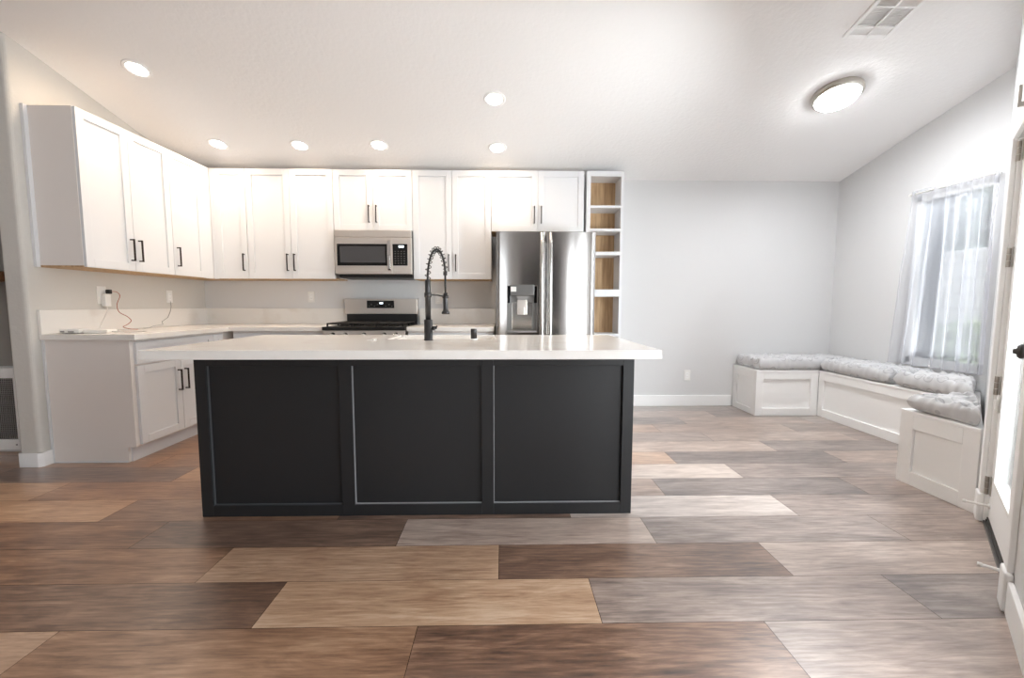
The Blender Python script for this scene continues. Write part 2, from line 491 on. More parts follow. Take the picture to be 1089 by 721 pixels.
# room beyond the wall end
struct('wall_other', MB().box(-6.1, L - .142, 3.2, 3.32, 0, 3.0), M_wall)
struct('wall_far_left', MB().box(-6.2, -6.1, -4.5, 3.3, 0, 3.75), M_wall)
mb = MB()
xs = [-6.1] + [v for w in REAR_WINDOWS for v in w] + [1.6]
for a, b in zip(xs[0::2], xs[1::2]): mb.box(a, b, REAR_Y - .12, REAR_Y, 0, 3.75)
for a, b in REAR_WINDOWS: mb.box(a, b, REAR_Y - .12, REAR_Y, 0, .5).box(a, b, REAR_Y - .12, REAR_Y, 2.4, 3.75)
struct('wall_rear', mb, M_wall)
struct('fridge_reflection_panel', MB().box(.1, 1.52, REAR_Y, REAR_Y + .04, 0, 2.6).box(1.49, 1.53, REAR_Y, -2.3, 0, 2.6), M_dkpanel)   # unseen dark panel added to show as a dark band in the fridge

# window wall (right) with its opening
WY0, WY1, WZ0, WZ1 = 3.08, 3.70, 0.62, 2.07
mb = MB()
T = 0.13
def wseg(y0, y1, z0=0.0, z1=None):
    if z1 is None: wall_prof(mb, [(R, y0), (R + T, y0), (R + T, y1), (R, y1)], z0)
    else: mb.box(R, R + T, y0, y1, z0, z1)
wseg(WY1, D + .12); wseg(WY0, WY1, 0, WZ0); wseg(WY0, WY1, WZ1); wseg(3.0, WY0)
struct('wall_right', mb, M_wall)

# angled wall with the patio door: local u runs along the wall, n out into the room
AD = frame((0, 0, 0), (1, 1, 0), (-1, 1, 0))
NF = -0.315
S0, S1 = 2.385, 3.215
HZ = 1.93
mb = MB()
P0, P1 = (2.540, 2.0945), (R, 3.04)
wall_prof(mb, [P0, P1, (P1[0] + .10, P1[1] - .09), (P0[0] + .085, P0[1] - .10)])
mb.M = AD
def aw(s0, s1, z0, z1): mb.box(s0, s1, z0, z1, NF - .12, NF)
aw(S1, 3.277, 0, 3.0); aw(S0, S1, HZ, 3.14); aw(1.85, S0, 0, 3.2)
struct('wall_door', mb, M_wall)
mb = MB(AD)
struct('wall_right_rear', MB().box(1.531, 1.64, -4.5, FILL_SPAN[0], 0, 3.75).box(1.531, 1.64, FILL_SPAN[1], 1.10, 0, 3.75).box(1.531, 1.64, FILL_GAPS[0][1], FILL_GAPS[1][0], 0, 2.15).box(1.531, 1.64, FILL_SPAN[0], FILL_SPAN[1], 2.15, 3.75), M_wall)

# door casing, plinth blocks, jamb
mb = MB(AD).box(S1, 3.285, .15, HZ + .06, NF, NF + .018).box(S0 - .075, S0, .15, HZ + .06, NF, NF + .018).box(S0, S1, HZ, HZ + .06, NF, NF + .018)
mb.box(S1 - .006, S1, .0, HZ, NF - .1, NF)
struct('trim_1', mb, M_trim, bevel=.004)
struct('trim_2', MB(AD).box(S1 - .006, 3.30, 0, .15, NF, NF + .026), M_trim, bevel=.008)
struct('trim_3', MB(AD).box(S0 - .09, S0 + .006, 0, .15, NF, NF + .026), M_trim, bevel=.008)
struct('baseboard_door', MB(AD).box(1.87, S0 - .092, 0, .125, NF, NF + .016), M_trim, bevel=.004)
struct('baseboard_right_rear', MB().box(1.515, 1.531, FILL_SPAN[1] + .02, 1.06, 0, .125), M_trim, bevel=.004)

door_n = NF - .018
dt = .042
mb = MB(AD)
dz0 = .035
mb.box(S0 + .008, S0 + .115, dz0, HZ - .006, door_n - dt, door_n).box(S1 - .113, S1 - .008, dz0, HZ - .006, door_n - dt, door_n)
mb.box(S0 + .115, S1 - .113, dz0, .24, door_n - dt, door_n).box(S0 + .115, S1 - .113, HZ - .13, HZ - .006, door_n - dt, door_n)
door1 = struct('door_1', mb, M_trim, bevel=.003)
mb = MB(AD)
for a in ((S0 + .115, S0 + .135, .24, HZ - .13), (S1 - .133, S1 - .113, .24, HZ - .13), (S0 + .135, S1 - .133, .24, .26), (S0 + .135, S1 - .133, HZ - .15, HZ - .13)):
    mb.box(*a, door_n - dt - .004, door_n + .006)
build('glazing_bead', mb, M_whitepl, door1, .003)
build('door_glass', MB(AD).box(S0 + .135, S1 - .133, .26, HZ - .15, door_n - .026, door_n - .018), M_glass, door1)
mb = MB(AD)
for k in range(3): mb.box(S0 + .01, S1 - .01, .004 + .011 * k, .011 + .011 * k, door_n - .03 + .004 * k, door_n + .012 - .004 * k)
build('door_sweep', mb, M_gasket, door1)
def adp(s, z, n): return AD @ Vector((s, z, n))
An = Vector((-1, 1, 0)).normalized(); Au = Vector((1, 1, 0)).normalized(); Uz = Vector((0, 0, 1))
mb = MB().lathe([(0, 0), (.030, 0), (.031, .005), (.024, .009), (.012, .012), (.012, .018), (.022, .022), (.028, .030), (.028, .038), (.022, .045), (.012, .047), (.009, .056), (0, .057)], adp(S0 + .075, .95, door_n), Au, Uz, An)
build('door_knob', mb, M_gunmetal, door1)
for z in (.2, .72, 1.36, 1.87):
    mb = MB(AD)
    for k in range(3):
        mb.lathe([(0, .0), (.008, .0), (.008, .029), (0, .029)], (S1 - .004, z - .048 + .032 * k, NF - .004), (1, 0, 0), (0, 0, 1), (0, 1, 0), 12)
    mb.box(S1 - .035, S1 - .006, z - .048, z + .048, door_n, door_n + .003)
    build('hinge', mb, M_nickel, door1, .001)
t = thing('door_latch', 'small white swing latch mounted on the patio door casing', 'latch', adp(3.185, .60, door_n))
build('latch_plate', MB(AD).box(3.165, 3.203, .585, .675, door_n, door_n + .010), M_whitepl, t, .004)
build('latch_arm', MB(AD).box(3.158, 3.180, .60, .655, door_n + .010, door_n + .022), M_whitepl, t, .004)
for s, lab in ((S1 - .05, 'white peg doorstop low on hinge side of the glazed patio door'), (S0 + .03, 'white peg doorstop low on knob side of the glazed patio door')):
    t = thing('door_stop', lab, 'door stop', adp(s, .1, door_n), 'door stops on the patio door')
    build('rod', MB().cyl(adp(s, .105, door_n), adp(s, .105, door_n + .085), .006, 12), M_whitepl, t)
    build('bumper', MB().cyl(adp(s, .105, door_n + .085), adp(s, .105, door_n + .098), .0085, 12), M_whitepl, t)
    build('mount', MB().cyl(adp(s, .105, door_n), adp(s, .105, door_n + .008), .013, 12), M_whitepl, t)
t = thing('rod_bracket', 'small beige rod bracket fixed on top of the patio door casing', 'bracket', adp(3.0, 2.0, NF))
build('back_plate', MB(AD).box(3.0, 3.035, 2.0, 2.10, NF, NF + .006), M_nickel, t, .002)
build('hook', MB(AD).box(3.008, 3.027, 2.02, 2.04, NF + .006, NF + .034).box(3.008, 3.027, 2.04, 2.115, NF + .022, NF + .034), M_nickel, t, .002)
struct('trim_4', MB(AD).box(S0, S1, 0, .012, NF - .12, NF - .002), M_steel_dk)

# back wall baseboard
struct('baseboard_back', MB().box(1.205, 2.545, D - .014, D, 0, .122), M_trim, bevel=.004)

# ------------------------------------------------------------------ window, garden
win = struct('window_1', MB().box(R + .012, R + .055, WY0, WY0 + .045, WZ0, WZ1).box(R + .012, R + .055, WY1 - .045, WY1, WZ0, WZ1)
             .box(R + .012, R + .055, WY0, WY1, WZ0, WZ0 + .045).box(R + .012, R + .055, WY0, WY1, WZ1 - .045, WZ1), M_whitepl, bevel=.003)
build('window_pane', MB().box(R + .03, R + .036, WY0 + .045, WY1 - .045, WZ0 + .045, WZ1 - .045), M_glass, win)
build('window_sill', MB().box(R - .01, R + .012, WY0, WY1, WZ0 - .02, WZ0), M_trim, win, .003)

def block_mat():
    m = mat('garden_block', (226, 220, 210), 0.9, bump=(60, 0.3, 0.006))
    nt = m.node_tree; b = nt.nodes['Principled BSDF']
    tc = nt.nodes.new('ShaderNodeTexCoord'); mp = nt.nodes.new('ShaderNodeMapping'); mp.inputs['Rotation'].default_value = (R_(90), 0, R_(90))
    sp = nt.nodes.new('ShaderNodeSeparateXYZ'); cb = nt.nodes.new('ShaderNodeCombineXYZ')
    br = nt.nodes.new('ShaderNodeTexBrick')
    br.inputs['Color1'].default_value = (*s2l((204, 200, 193)), 1); br.inputs['Color2'].default_value = (*s2l((190, 186, 179)), 1); br.inputs['Mortar'].default_value = (*s2l((136, 132, 126)), 1)
    br.inputs['Scale'].default_value = 1.0; br.inputs['Brick Width'].default_value = .40; br.inputs['Row Height'].default_value = .205; br.inputs['Mortar Size'].default_value = .009
    nt.links.new(tc.outputs['Object'], sp.inputs[0]); nt.links.new(sp.outputs['Y'], cb.inputs[0]); nt.links.new(sp.outputs['Z'], cb.inputs[1])
    nt.links.new(cb.outputs[0], br.inputs['Vector']); nt.links.new(br.outputs['Color'], b.inputs['Base Color'])
    return m
gw = struct('wall_garden', MB().box(6.2, 6.4, -1.0, 13.0, -.15, 1.82).box(6.17, 6.43, -1.0, 13.0, 1.82, 1.87), block_mat())
struct('ground', MB().box(R + T, 16, -4, 16, -.25, -.15), vary(mat('gravel_ground', (196, 186, 170), 0.9), (168, 158, 142), 30))
M_leaf = vary(mat('leaf', (112, 124, 96), 0.6), (140, 150, 118), 6)
M_leaf2 = vary(mat('tree_leaf', (120, 134, 104), 0.6), (92, 110, 82), 3)
M_bark = mat('bark', (110, 92, 76), 0.9)
def plant(name, x, y, z0, h, rx, nleaf, size, label, cat, trunk, lm, seed):
    rg = random.Random(seed)
    t = thing(name, label, cat, (x, y, z0))
    mb = MB()
    mb.tube([(x, y, z0), (x + .03, y, z0 + trunk * .5), (x, y + .02, z0 + trunk + h * .35)], [.05 * rx, .04 * rx, .015 * rx], 8)
    for k in range(7):
        a = rg.uniform(0, 6.28); zz = z0 + trunk * rg.uniform(.5, 1)
        mb.tube([(x, y, zz), (x + math.cos(a) * rx * .6, y + math.sin(a) * rx * .6, zz + h * rg.uniform(.2, .6))], [.02 * rx, .006], 6)
    build('trunk', mb, M_bark, t)
    mb = MB()
    n = 0
    lobes = [(rg.uniform(-.5, .5) * rx, rg.uniform(-.5, .5) * rx, rg.uniform(.2, .8) * h, rg.uniform(.35, .6)) for _ in range(9)]
    while n < nleaf:
        lx, ly, lz, lr = rg.choice(lobes)
        v = Vector((rg.gauss(0, 1), rg.gauss(0, 1), rg.gauss(0, 1))).normalized() * rg.uniform(.55, 1) * lr
        c = Vector((x + lx + v.x * rx, y + ly + v.y * rx, z0 + trunk + lz + v.z * h * .5))
        if c.z < z0 + .05: continue
        a = Vector((rg.gauss(0, 1), rg.gauss(0, 1), rg.gauss(0, .6))).normalized()
        b = a.cross(Vector((rg.gauss(0, 1), rg.gauss(0, 1), rg.gauss(0, 1)))).normalized()
        s = size * rg.uniform(.6, 1.2)
        mb.bm.faces.new(mb._v([c - a * s, c + b * s * .4, c + a * s, c - b * s * .4])); n += 1
    build('foliage', mb, lm, t)
plant('garden_bush', 5.35, 4.75, -.15, 1.35, .6, 2200, .06, 'leafy green bush against the pale block wall, seen through the window', 'bush', .1, M_leaf, 1)
plant('garden_bush', 5.75, 5.5, -.15, .9, .4, 1000, .06, 'smaller green shrub beside the leafy bush, deeper behind the curtain', 'bush', .1, M_leaf, 2)
plant('garden_tree', 8.6, 7.2, -.15, 2.6, 1.5, 2600, .13, 'grey green tree rising behind the garden wall at the curtain top', 'tree', 1.3, M_leaf2, 3)
plant('garden_tree', 8.9, 9.9, -.15, 3.0, 1.8, 2600, .14, 'farther grey green tree behind the garden wall beside the window edge', 'tree', 1.2, M_leaf2, 4)

# daylight entering by the curtained window and the glazed door (outside the panes)
area_light('daylight_window', (R + 1.35, 3.4, 2.95), (-1, 0, -.95), 2.0, 1.1, WINDOW_W, DAY)
area_light('daylight_door', adp((S0 + S1) / 2, 1.25, NF - .7), (-1, 1, -.25), .8, 1.7, DOOR_W, DAY)

# curtain and rod
t = thing('curtain_rod', 'slim white curtain rod above the window on the right wall', 'curtain rod', (R - .04, 3.4, 2.085))
build('rod', MB().cyl((R - .045, 3.06, 2.088), (R - .045, 3.72, 2.088), .008, 12), M_whitepl, t)
for y in (3.075, 3.708):
    build('bracket', MB().box(R - .055, R, y - .006, y + .006, 2.078, 2.098), M_whitepl, t, .002)
mb = MB()
NU, NV = 150, 40
rg = random.Random(5)
ph = [rg.uniform(0, 6.28) for _ in range(4)]
grid = []
for j in range(NV + 1):
    v = j / NV
    row = []
    for i in range(NU + 1):
        u = i / NU
        ya = 3.03 + u * (3.69 - 3.03); yb = 3.03 + u * (3.765 - 3.03)
        k = v ** 1.5
        y = ya * (1 - k) + yb * k
        amp = .006 + .022 * min(1, v * 2.2)
        uu = u + .03 * math.sin(5 * u + ph[3]) + .035 * v * math.sin(3 * u + 1.0)
        x = R - .045 + amp * (math.sin(uu * 2 * math.pi * 7.5 + ph[0]) + .55 * math.sin(uu * 2 * math.pi * 4.3 + ph[1]) + .25 * math.sin(uu * 2 * math.pi * 17 + ph[2]))
        row.append((min(x, R - .006), max(y, 3.04 - (R - x) * .865 + .012), 2.115 - v * (2.115 - .60)))
    grid.append(mb._v(row))
for j in range(NV):
    for i in range(NU):
        f = mb.bm.faces.new([grid[j][i], grid[j][i + 1], grid[j + 1][i + 1], grid[j + 1][i]]); f.smooth = True
tag(build('sheer_curtain', mb, M_sheer), 'white sheer curtain hanging in soft folds over the window', 'curtain')

# ------------------------------------------------------------------ ceiling fittings
CN = Vector((0, SL, 1)).normalized(); CX = Vector((1, 0, 0)); CY = CN.cross(CX)
def cpt(x, y): return Vector((x, y, ceil_z(y)))
LAMPS = [(-2.597, 3.17, 'recessed ceiling downlight nearest the camera above the left upper cabinets'),
         (-2.611, 4.022, 'recessed downlight in the corner where the two upper cabinet runs meet'),
         (-1.874, 4.031, 'recessed downlight above the tall double upper cabinet left of the microwave'),
         (-1.146, 4.014, 'recessed downlight above the microwave'),
         (-.069, 3.42, 'recessed downlight out over the kitchen, in front of the one above fridge'),
         (-.056, 4.039, 'recessed downlight close to the cabinet over the fridge')]
for x, y, lab in LAMPS:
    c = cpt(x, y)
    t = thing('recessed_light', lab, 'ceiling light', c, 'recessed kitchen downlights')
    build('trim_ring', MB().lathe([(.086, .004), (.087, -.003), (.082, -.007), (.064, -.005), (.062, .004)], c, CX, CY, CN, 36), M_trim, t)
    build('lens', MB().lathe([(0, -.004), (.05, -.0042), (.063, -.002)], c, CX, CY, CN, 36), M_lens, t)
    d = bpy.data.lights.new('downlight', 'AREA'); d.shape = 'DISK'; d.size = .12; d.energy = DOWNLIGHT_W; d.color = WARM; d.spread = R_(170)
    lo = bpy.data.objects.new('downlight', d); COL.objects.link(lo)
    lo.location = c - CN * .012
    lo.rotation_euler = (-CN).to_track_quat('-Z', 'Y').to_euler()
c = cpt(2.565, 3.315)
t = thing('flush_mount_light', 'round flush mount ceiling lamp with nickel ring and white dome', 'ceiling light', c)
build('ring', MB().lathe([(.10, .004), (.166, .004), (.170, -.012), (.168, -.03), (.158, -.042), (.147, -.046), (.144, -.036)], c, CX, CY, CN, 48), M_nickel, t)
build('glass_dome', MB().lathe([(.146, -.034), (.142, -.05), (.125, -.068), (.09, -.083), (.045, -.091), (0, -.093)], c, CX, CY, CN, 48), M_dome, t)
build('finial', MB().lathe([(.0, -.088), (.009, -.09), (.011, -.099), (.006, -.106), (0, -.107)], c, CX, CY, CN, 16), M_nickel, t)
d = bpy.data.lights.new('dome_lamp', 'AREA'); d.shape = 'DISK'; d.size = .09; d.energy = DOME_W; d.color = (.94, .97, 1)
lo = bpy.data.objects.new('dome_lamp', d); COL.objects.link(lo); lo.location = c - CN * .0945; lo.rotation_euler = (-CN).to_track_quat('-Z', 'Y').to_euler()

CM = Matrix(((CX.x, CY.x, CN.x, 0), (CX.y, CY.y, CN.y, 0), (CX.z, CY.z, CN.z, 0), (0, 0, 0, 1)))
VX0, VX1, VYF, VYN = 2.203, 2.497, 2.832, 2.42
vo = cpt(VX0, VYN)
CM.translation = vo
VW, VL = VX1 - VX0, (VYF - VYN) * math.sqrt(1 + SL * SL)
t = thing('ceiling_vent', 'white multi way air vent set in the sloped ceiling', 'vent', vo)
rows = [(.028, .072), (.088, .198), (.214, VL - .088), (VL - .074, VL - .028)]
cols = [(.026, VW / 2 - .007), (VW / 2 + .007, VW - .026)]
mb = MB(CM)
def fbar(a, b, c_, d_): mb.box(a, b, c_, d_, -.012, .003)
fbar(0, cols[0][0], 0, VL); fbar(cols[0][1], cols[1][0], 0, VL); fbar(cols[1][1], VW, 0, VL)
edges = [0] + [v for r_ in rows for v in r_] + [VL]
for a, b in zip(edges[0::2], edges[1::2]):
    for c0, c1 in cols: fbar(c0, c1, a, b)
build('vent_frame', mb, M_trim, t, .002)
build('vent_throat', MB(CM).box(.02, VW - .02, .02, VL - .02, .0005, .004), M_dark, t)
mb = MB(CM)
for ri, (ra, rb) in enumerate(rows):
    for ci, (ca, cb_) in enumerate(cols):
        if ri in (0, 2, 3):
            n = max(3, int((rb - ra) / .011))
            sgn = -1 if ri in (0, 3) else 1
            for k in range(n):
                y = ra + (rb - ra) * (k + .5) / n; h = .0034
                mb.hexa([(ca, y - h, -.006 - .004 * sgn), (cb_, y - h, -.006 - .004 * sgn), (cb_, y + h, -.006 + .004 * sgn), (ca, y + h, -.006 + .004 * sgn)] + [(ca, y - h, -.005 - .004 * sgn), (cb_, y - h, -.005 - .004 * sgn), (cb_, y + h, -.005 + .004 * sgn), (ca, y + h, -.005 + .004 * sgn)])
        else:
            n = max(3, int((cb_ - ca) / .012)); sgn = -1 if ci else 1
            for k in range(n):
                x = ca + (cb_ - ca) * (k + .5) / n; h = .0034
                mb.hexa([(x - h, ra, -.006 - .004 * sgn), (x + h, ra, -.006 + .004 * sgn), (x + h, rb, -.006 + .004 * sgn), (x - h, rb, -.006 - .004 * sgn)] + [(x - h, ra, -.005 - .004 * sgn), (x + h, ra, -.005 + .004 * sgn), (x + h, rb, -.005 + .004 * sgn), (x - h, rb, -.005 - .004 * sgn)])
build('vent_slats', mb, M_trim, t)

# ------------------------------------------------------------------ cabinets
def shaker(mb, u0, u1, v0, v1, n0, st=.058, rail=.058, th=.02, rec=.011):
    mb.box(u0, u0 + st, v0, v1, n0, n0 + th).box(u1 - st, u1, v0, v1, n0, n0 + th)
    mb.box(u0 + st, u1 - st, v0, v0 + rail, n0, n0 + th).box(u0 + st, u1 - st, v1 - rail, v1, n0, n0 + th)
    mb.box(u0 + st - .004, u1 - st + .004, v0 + rail - .004, v1 - rail + .004, n0 + .001, n0 + th - rec)
    return mb
def pull(M, u, v0, v1, n, parent, horiz=False):
    mb = MB(M); w = .0048
    if not horiz:
        mb.box(u - w, u + w, v0, v1, n + .024, n + .034)
        for v in (v0 + .0005, v1 - .0105): mb.box(u - w, u + w, v, v + .01, n, n + .026)
    return build('handle', mb, M_bronze, parent, .0012)
FB = frame((0, 0, 0), (1, 0, 0), (0, -1, 0))     # faces on the back wall: n = -y
FLF = frame((0, 0, 0), (0, 1, 0), (1, 0, 0))     # faces on the side wall: n = x
ZB, ZTP = 1.3764, 2.4448
GAP = .0018
def upper(label, M, u0, u1, z0, z1, nwall, nface, doors, base, extra=None, seed=0):
    """doors: (u0, u1, handle_u or None)"""
    t = thing('upper_cabinet', label, 'cabinet', base, 'white shaker upper cabinets')
    mb = MB(M).box(u0, u1, z0 + .012, z1, nwall, nface - .021)
    build('carcass', mb, M_cab_side, t, .0015)
    build('bottom_panel', MB(M).box(u0 + .001, u1 - .001, z0, z0 + .012, nwall, nface - .024), M_ply, t)
    for a, b, hu in doors:
        dr = build('door', shaker(MB(M), a + GAP, b - GAP, z0 + .003, z1 - .003, nface - .02), M_cab, t, .0014)
        if hu is not None: pull(M, hu, z0 + .078, z0 + .246, nface, dr)
    if extra: extra(t)
    return t
NB = -(D - .33); NWB = -(D - .002)
XF = L + .33; YF = D - .33
def filler_left(t):
    build('scribe_strip', MB(FLF).box(2.944, 2.9695, ZB, ZTP, L + .001, L + .022), M_cab, t, .001)
upper('white two door upper cabinet at the free end of left wall', FLF, 2.97, 3.748, ZB, ZTP, L + .002, XF, [(2.97, 3.359, 3.325), (3.359, 3.748, 3.397)], (L + .16, 3.36, ZB), filler_left)
def filler_c(t):
    build('filler', MB(FLF).box(4.134, YF + .0005, ZB, ZTP - .002, XF - .03, XF - .003), M_cab, t, .001)
upper('white single door upper cabinet on left wall in the room corner', FLF, 3.749, D - .003, ZB, ZTP, L + .002, XF, [(3.749, 4.133, 3.787)], (L + .16, 4.1, ZB), filler_c)
def filler_b(t):
    build('filler', MB(FB).box(XF - .0028, -2.828, ZB, ZTP - .002, NB - .03, NB - .003), M_cab, t, .001)
upper('narrow single door white upper cabinet on back wall next to the corner', FB, XF + .001, -2.522, ZB, ZTP, NWB, NB, [(-2.827, -2.522, -2.557)], (-2.69, D - .16, ZB), filler_b)
upper('wide tall double door white upper cabinet left of the microwave', FB, -2.521, -1.674, ZB, ZTP, NWB, NB, [(-2.521, -2.097, -2.131), (-2.097, -1.674, -2.063)], (-2.1, D - .16, ZB))
def upper_short(label, u0, u1, hs):
    return upper(label, FB, u0, u1, 1.850, ZTP, NWB, NB, [(u0, (u0 + u1) / 2, hs[0]), ((u0 + u1) / 2, u1, hs[1])], ((u0 + u1) / 2, D - .16, 1.85))
upper_short('short white upper cabinet mounted above the microwave', -1.673, -.898, (-1.322, -1.25))
upper('tall double door white upper cabinet between the microwave and fridge', FB, -.897, -.121, ZB, ZTP, NWB, NB, [(-.897, -.509, -.544), (-.509, -.121, -.474)], (-.51, D - .16, ZB))
upper_short('short white upper cabinet mounted over the fridge', -.120, .803, (.306, .376))

# base cabinets
XB = L + .61; YB = D - .61; NBB = -YB
def base_cab(label, M, u0, u1, nwall, nface, fronts, base, toe=True, extra=None):
    t = thing('base_cabinet', label, 'cabinet', base, 'white shaker base cabinets')
    mb = MB(M).box(u0, u1, .11, .874, nwall, nface - .021).box(u0, u1, 0, .11, nwall, nface - .082)
    build('carcass', mb, M_cab_side, t, .001)
    build('toe_kick', MB(M).box(u0 + .014, u1, 0, .11, nface - .082, nface - .07), M_cab, t)
    for kind, a, b, v0, v1, hu in fronts:
        fr = build(kind, shaker(MB(M), a + GAP, b - GAP, v0, v1, nface - .02, .055, .055 if kind == 'door' else .04), M_cab, t, .0014)
        if hu is not None: pull(M, hu, v1 - .243, v1 - .075, nface, fr)
    if extra: extra(t)
    return t
def end_panel(t):
    mb = MB()
    y0, y1 = 2.956, 2.9655
    mb.box(L + .016, XB - .08, y0, y1, .0, .11).box(L + .016, XB - .021, y0, y1, .11, .874)
    build('end_panel', mb, M_cab_side, t, .001)
    build('shoe_strip', MB().box(L + .016, XB - .085, 2.95, 2.956, 0, .012), M_cab, t, .002)
    build('scribe_strip', MB().box(L + .001, L + .016, 2.948, 2.966, .0, .874), M_cab, t, .001)
base_cab('white base cabinet with drawer and two doors at the open counter end', FLF, 2.966, 3.774, L + .002, XB,
         [('drawer', 2.984, 3.774, .70, .855, None), ('door', 2.984, 3.383, .122, .686, 3.347), ('door', 3.383, 3.774, .122, .686, 3.418)], (L + .3, 3.36, 0), extra=end_panel)
base_cab('white base cabinet filling the inner counter corner', FLF, 3.775, D - .003, L + .002, XB, [('drawer', 3.776, 3.90, .70, .855, None), ('door', 3.776, 3.90, .122, .686, None)], (L + .3, 4.2, 0))
base_cab('white base cabinet on back wall between the corner and range', FB, XB + .04, -1.684, NWB, NBB,
         [('drawer', -2.53, -1.684, .70, .855, None), ('door', -2.53, -2.107, .122, .686, -2.145), ('door', -2.107, -1.684, .122, .686, -2.07)], (-2.1, D - .3, 0))
base_cab('white base cabinet on back wall between range and fridge', FB, -.904, -.09, NWB, NBB,
         [('drawer', -.904, -.09, .70, .855, None), ('door', -.904, -.497, .122, .686, -.535), ('door', -.497, -.09, .122, .686, -.46)], (-.5, D - .3, 0))

# worktops
XC = L + .645; YC = D - .645
CT0, CT1 = .875, .915
t = thing('countertop', 'white quartz L shaped counter turning the kitchen corner', 'countertop', (L + .3, 3.7, CT0))
build('slab', MB().prism([(L + .001, 2.937), (XC, 2.937), (XC, YC), (-1.684, YC), (-1.684, D - .001), (L + .001, D - .001)], CT0, CT1), M_quartz, t, .002)
build('backsplash', MB().prism([(L + .001, 2.937), (L + .021, 2.937), (L + .021, D - .021), (-1.684, D - .021), (-1.684, D - .001), (L + .001, D - .001)], CT1, 1.0832), M_quartz, t, .002)
t = thing('countertop', 'short white quartz counter between range and fridge', 'countertop', (-.5, D - .3, CT0))
build('slab', MB().box(-.904, -.086, YC, D - .001, CT0, CT1), M_quartz, t, .002)
build('backsplash', MB().box(-.904, -.086, D - .021, D - .001, CT1, 1.0832), M_quartz, t, .002)

# ------------------------------------------------------------------ island
IX0, IX1, IY0, IY1 = -1.643, .7323, 1.9052, 2.8953
BX0, BX1, BY0, BY1 = -1.592, .688, 2.167, 2.85
t = thing('kitchen_island', 'black panelled kitchen island base in the middle of the room', 'kitchen island', ((BX0 + BX1) / 2, 2.5, 0))
build('body', MB().box(BX0 + .004, BX1 - .004, BY0 + .02, BY1, 0, .7).box(BX0 + .004, BX1 - .004, BY0 + .02, 2.48, .7, .872).box(BX0 + .004, -.76, 2.48, BY1, .7, .872).box(-.0, BX1 - .004, 2.48, BY1, .7, .872), M_black, t)
M_FI = frame((0, 0, 0), (1, 0, 0), (0, -1, 0))
st = [(BX0, -1.533), (-.856, -.790), (-.115, -.052), (.630, BX1)]
for a, b in st: build('stile', MB().box(a, b, BY0, BY0 + .02, 0, .872), M_black, t, .0015)
for (a, b), (c_, d_) in zip(st, st[1:]):
    build('bottom_rail', MB().box(b, c_, BY0, BY0 + .02, 0, .060), M_black, t, .0015)
    build('top_rail', MB().box(b, c_, BY0, BY0 + .02, .806, .872), M_black, t, .0015)
M_caulk_glint = mat('caulk_highlight', (148, 149, 151), 0.5)
M_caulk_glint_dim = mat('caulk_highlight_dim', (78, 80, 83), 0.4)
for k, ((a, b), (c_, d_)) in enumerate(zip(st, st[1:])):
    build('caulk_highlight', MB().box(b - .0005, b + .0035, BY0 + .010, BY0 + .0205, .060, .806).box(b + .0035, c_, BY0 + .010, BY0 + .0205, .0595, .0635), M_caulk_glint if k else M_caulk_glint_dim, t)  # caulk line with edge highlight put into its pale colour, dimmer at left
for x in (BX0, BX1 - .004):
    build('side_panel', MB().box(x, x + .004, BY0 + .02, BY1, 0, .872), M_black, t)
SX0, SX1, SY0, SY1 = -.700, -.045, 2.525, 2.915
mb = MB().box(IX0, SX0, IY0, IY1, .873, CT1).box(SX1, IX1, IY0, IY1, .873, CT1).box(SX0, SX1, IY0, SY0, .873, CT1)
bmesh.ops.remove_doubles(mb.bm, verts=mb.bm.verts, dist=1e-5)
mb = MB().prism([(IX0, IY0), (IX1, IY0), (IX1, IY1), (SX1, IY1), (SX1, SY0), (SX0, SY0), (SX0, IY1), (IX0, IY1)], .873, CT1)
tag(build('island_countertop', mb, M_quartz, None, .002), 'large white quartz worktop on the black island', 'countertop')
w = .022
t = thing('farmhouse_sink', 'white apron front sink let into the far side of island', 'sink', ((SX0 + SX1) / 2, 2.7, .72))
a0, a1, b0, b1 = SX0 + .003, SX1 - .003, SY0 + .003, SY1
mb = MB().box(a0, a1, b0, b0 + w, .71, .895).box(a0, a1, b1 - w, b1, .71, .913).box(a0, a0 + w, b0 + w, b1 - w, .71, .905).box(a1 - w, a1, b0 + w, b1 - w, .71, .905).box(a0 + w, a1 - w, b0 + w, b1 - w, .71, .73)
build('basin', mb, M_ceramic, t, .005)
build('drain', MB().lathe([(0, .732), (.04, .732), (.045, .731), (.045, .7305)], ((a0 + a1) / 2, (b0 + b1) / 2, 0), seg=24), M_steel, t)

# faucet
fx, fy = -.4385, 2.455
t = thing('kitchen_faucet', 'gunmetal spring neck kitchen faucet standing on the island', 'faucet', (fx, fy, CT1))
build('base', MB().lathe([(0, 0), (.027, 0), (.027, .006), (.0245, .008), (.0245, .118), (.022, .122), (0, .122)], (fx, fy, CT1)), M_gunmetal, t)
build('riser', MB().lathe([(0, 0), (.0165, 0), (.0165, .225), (.014, .23), (0, .23)], (fx, fy, 1.036)), M_gunmetal, t)
build('collar', MB().lathe([(.0165, 0), (.0205, .001), (.0205, .028), (.0165, .029)], (fx, fy, 1.165)), M_gunmetal, t)
hx, hy = -.352, 2.565
def neck(u):      # arch from the riser over to the spray head
    ang = math.pi * u
    k = (1 - math.cos(ang)) / 2
    return Vector((fx + (hx - fx) * k, fy + (hy - fy) * k, 1.262 + .165 * math.sin(ang) + .042 * u))
path = [neck(i / 40) for i in range(41)]
build('hose', MB().tube(path + [Vector((hx, hy, 1.27)), Vector((hx, hy, 1.195))], .0062, 10), M_blackmat, t)
mb = MB(); turns = 15; pts = []
NP = 460
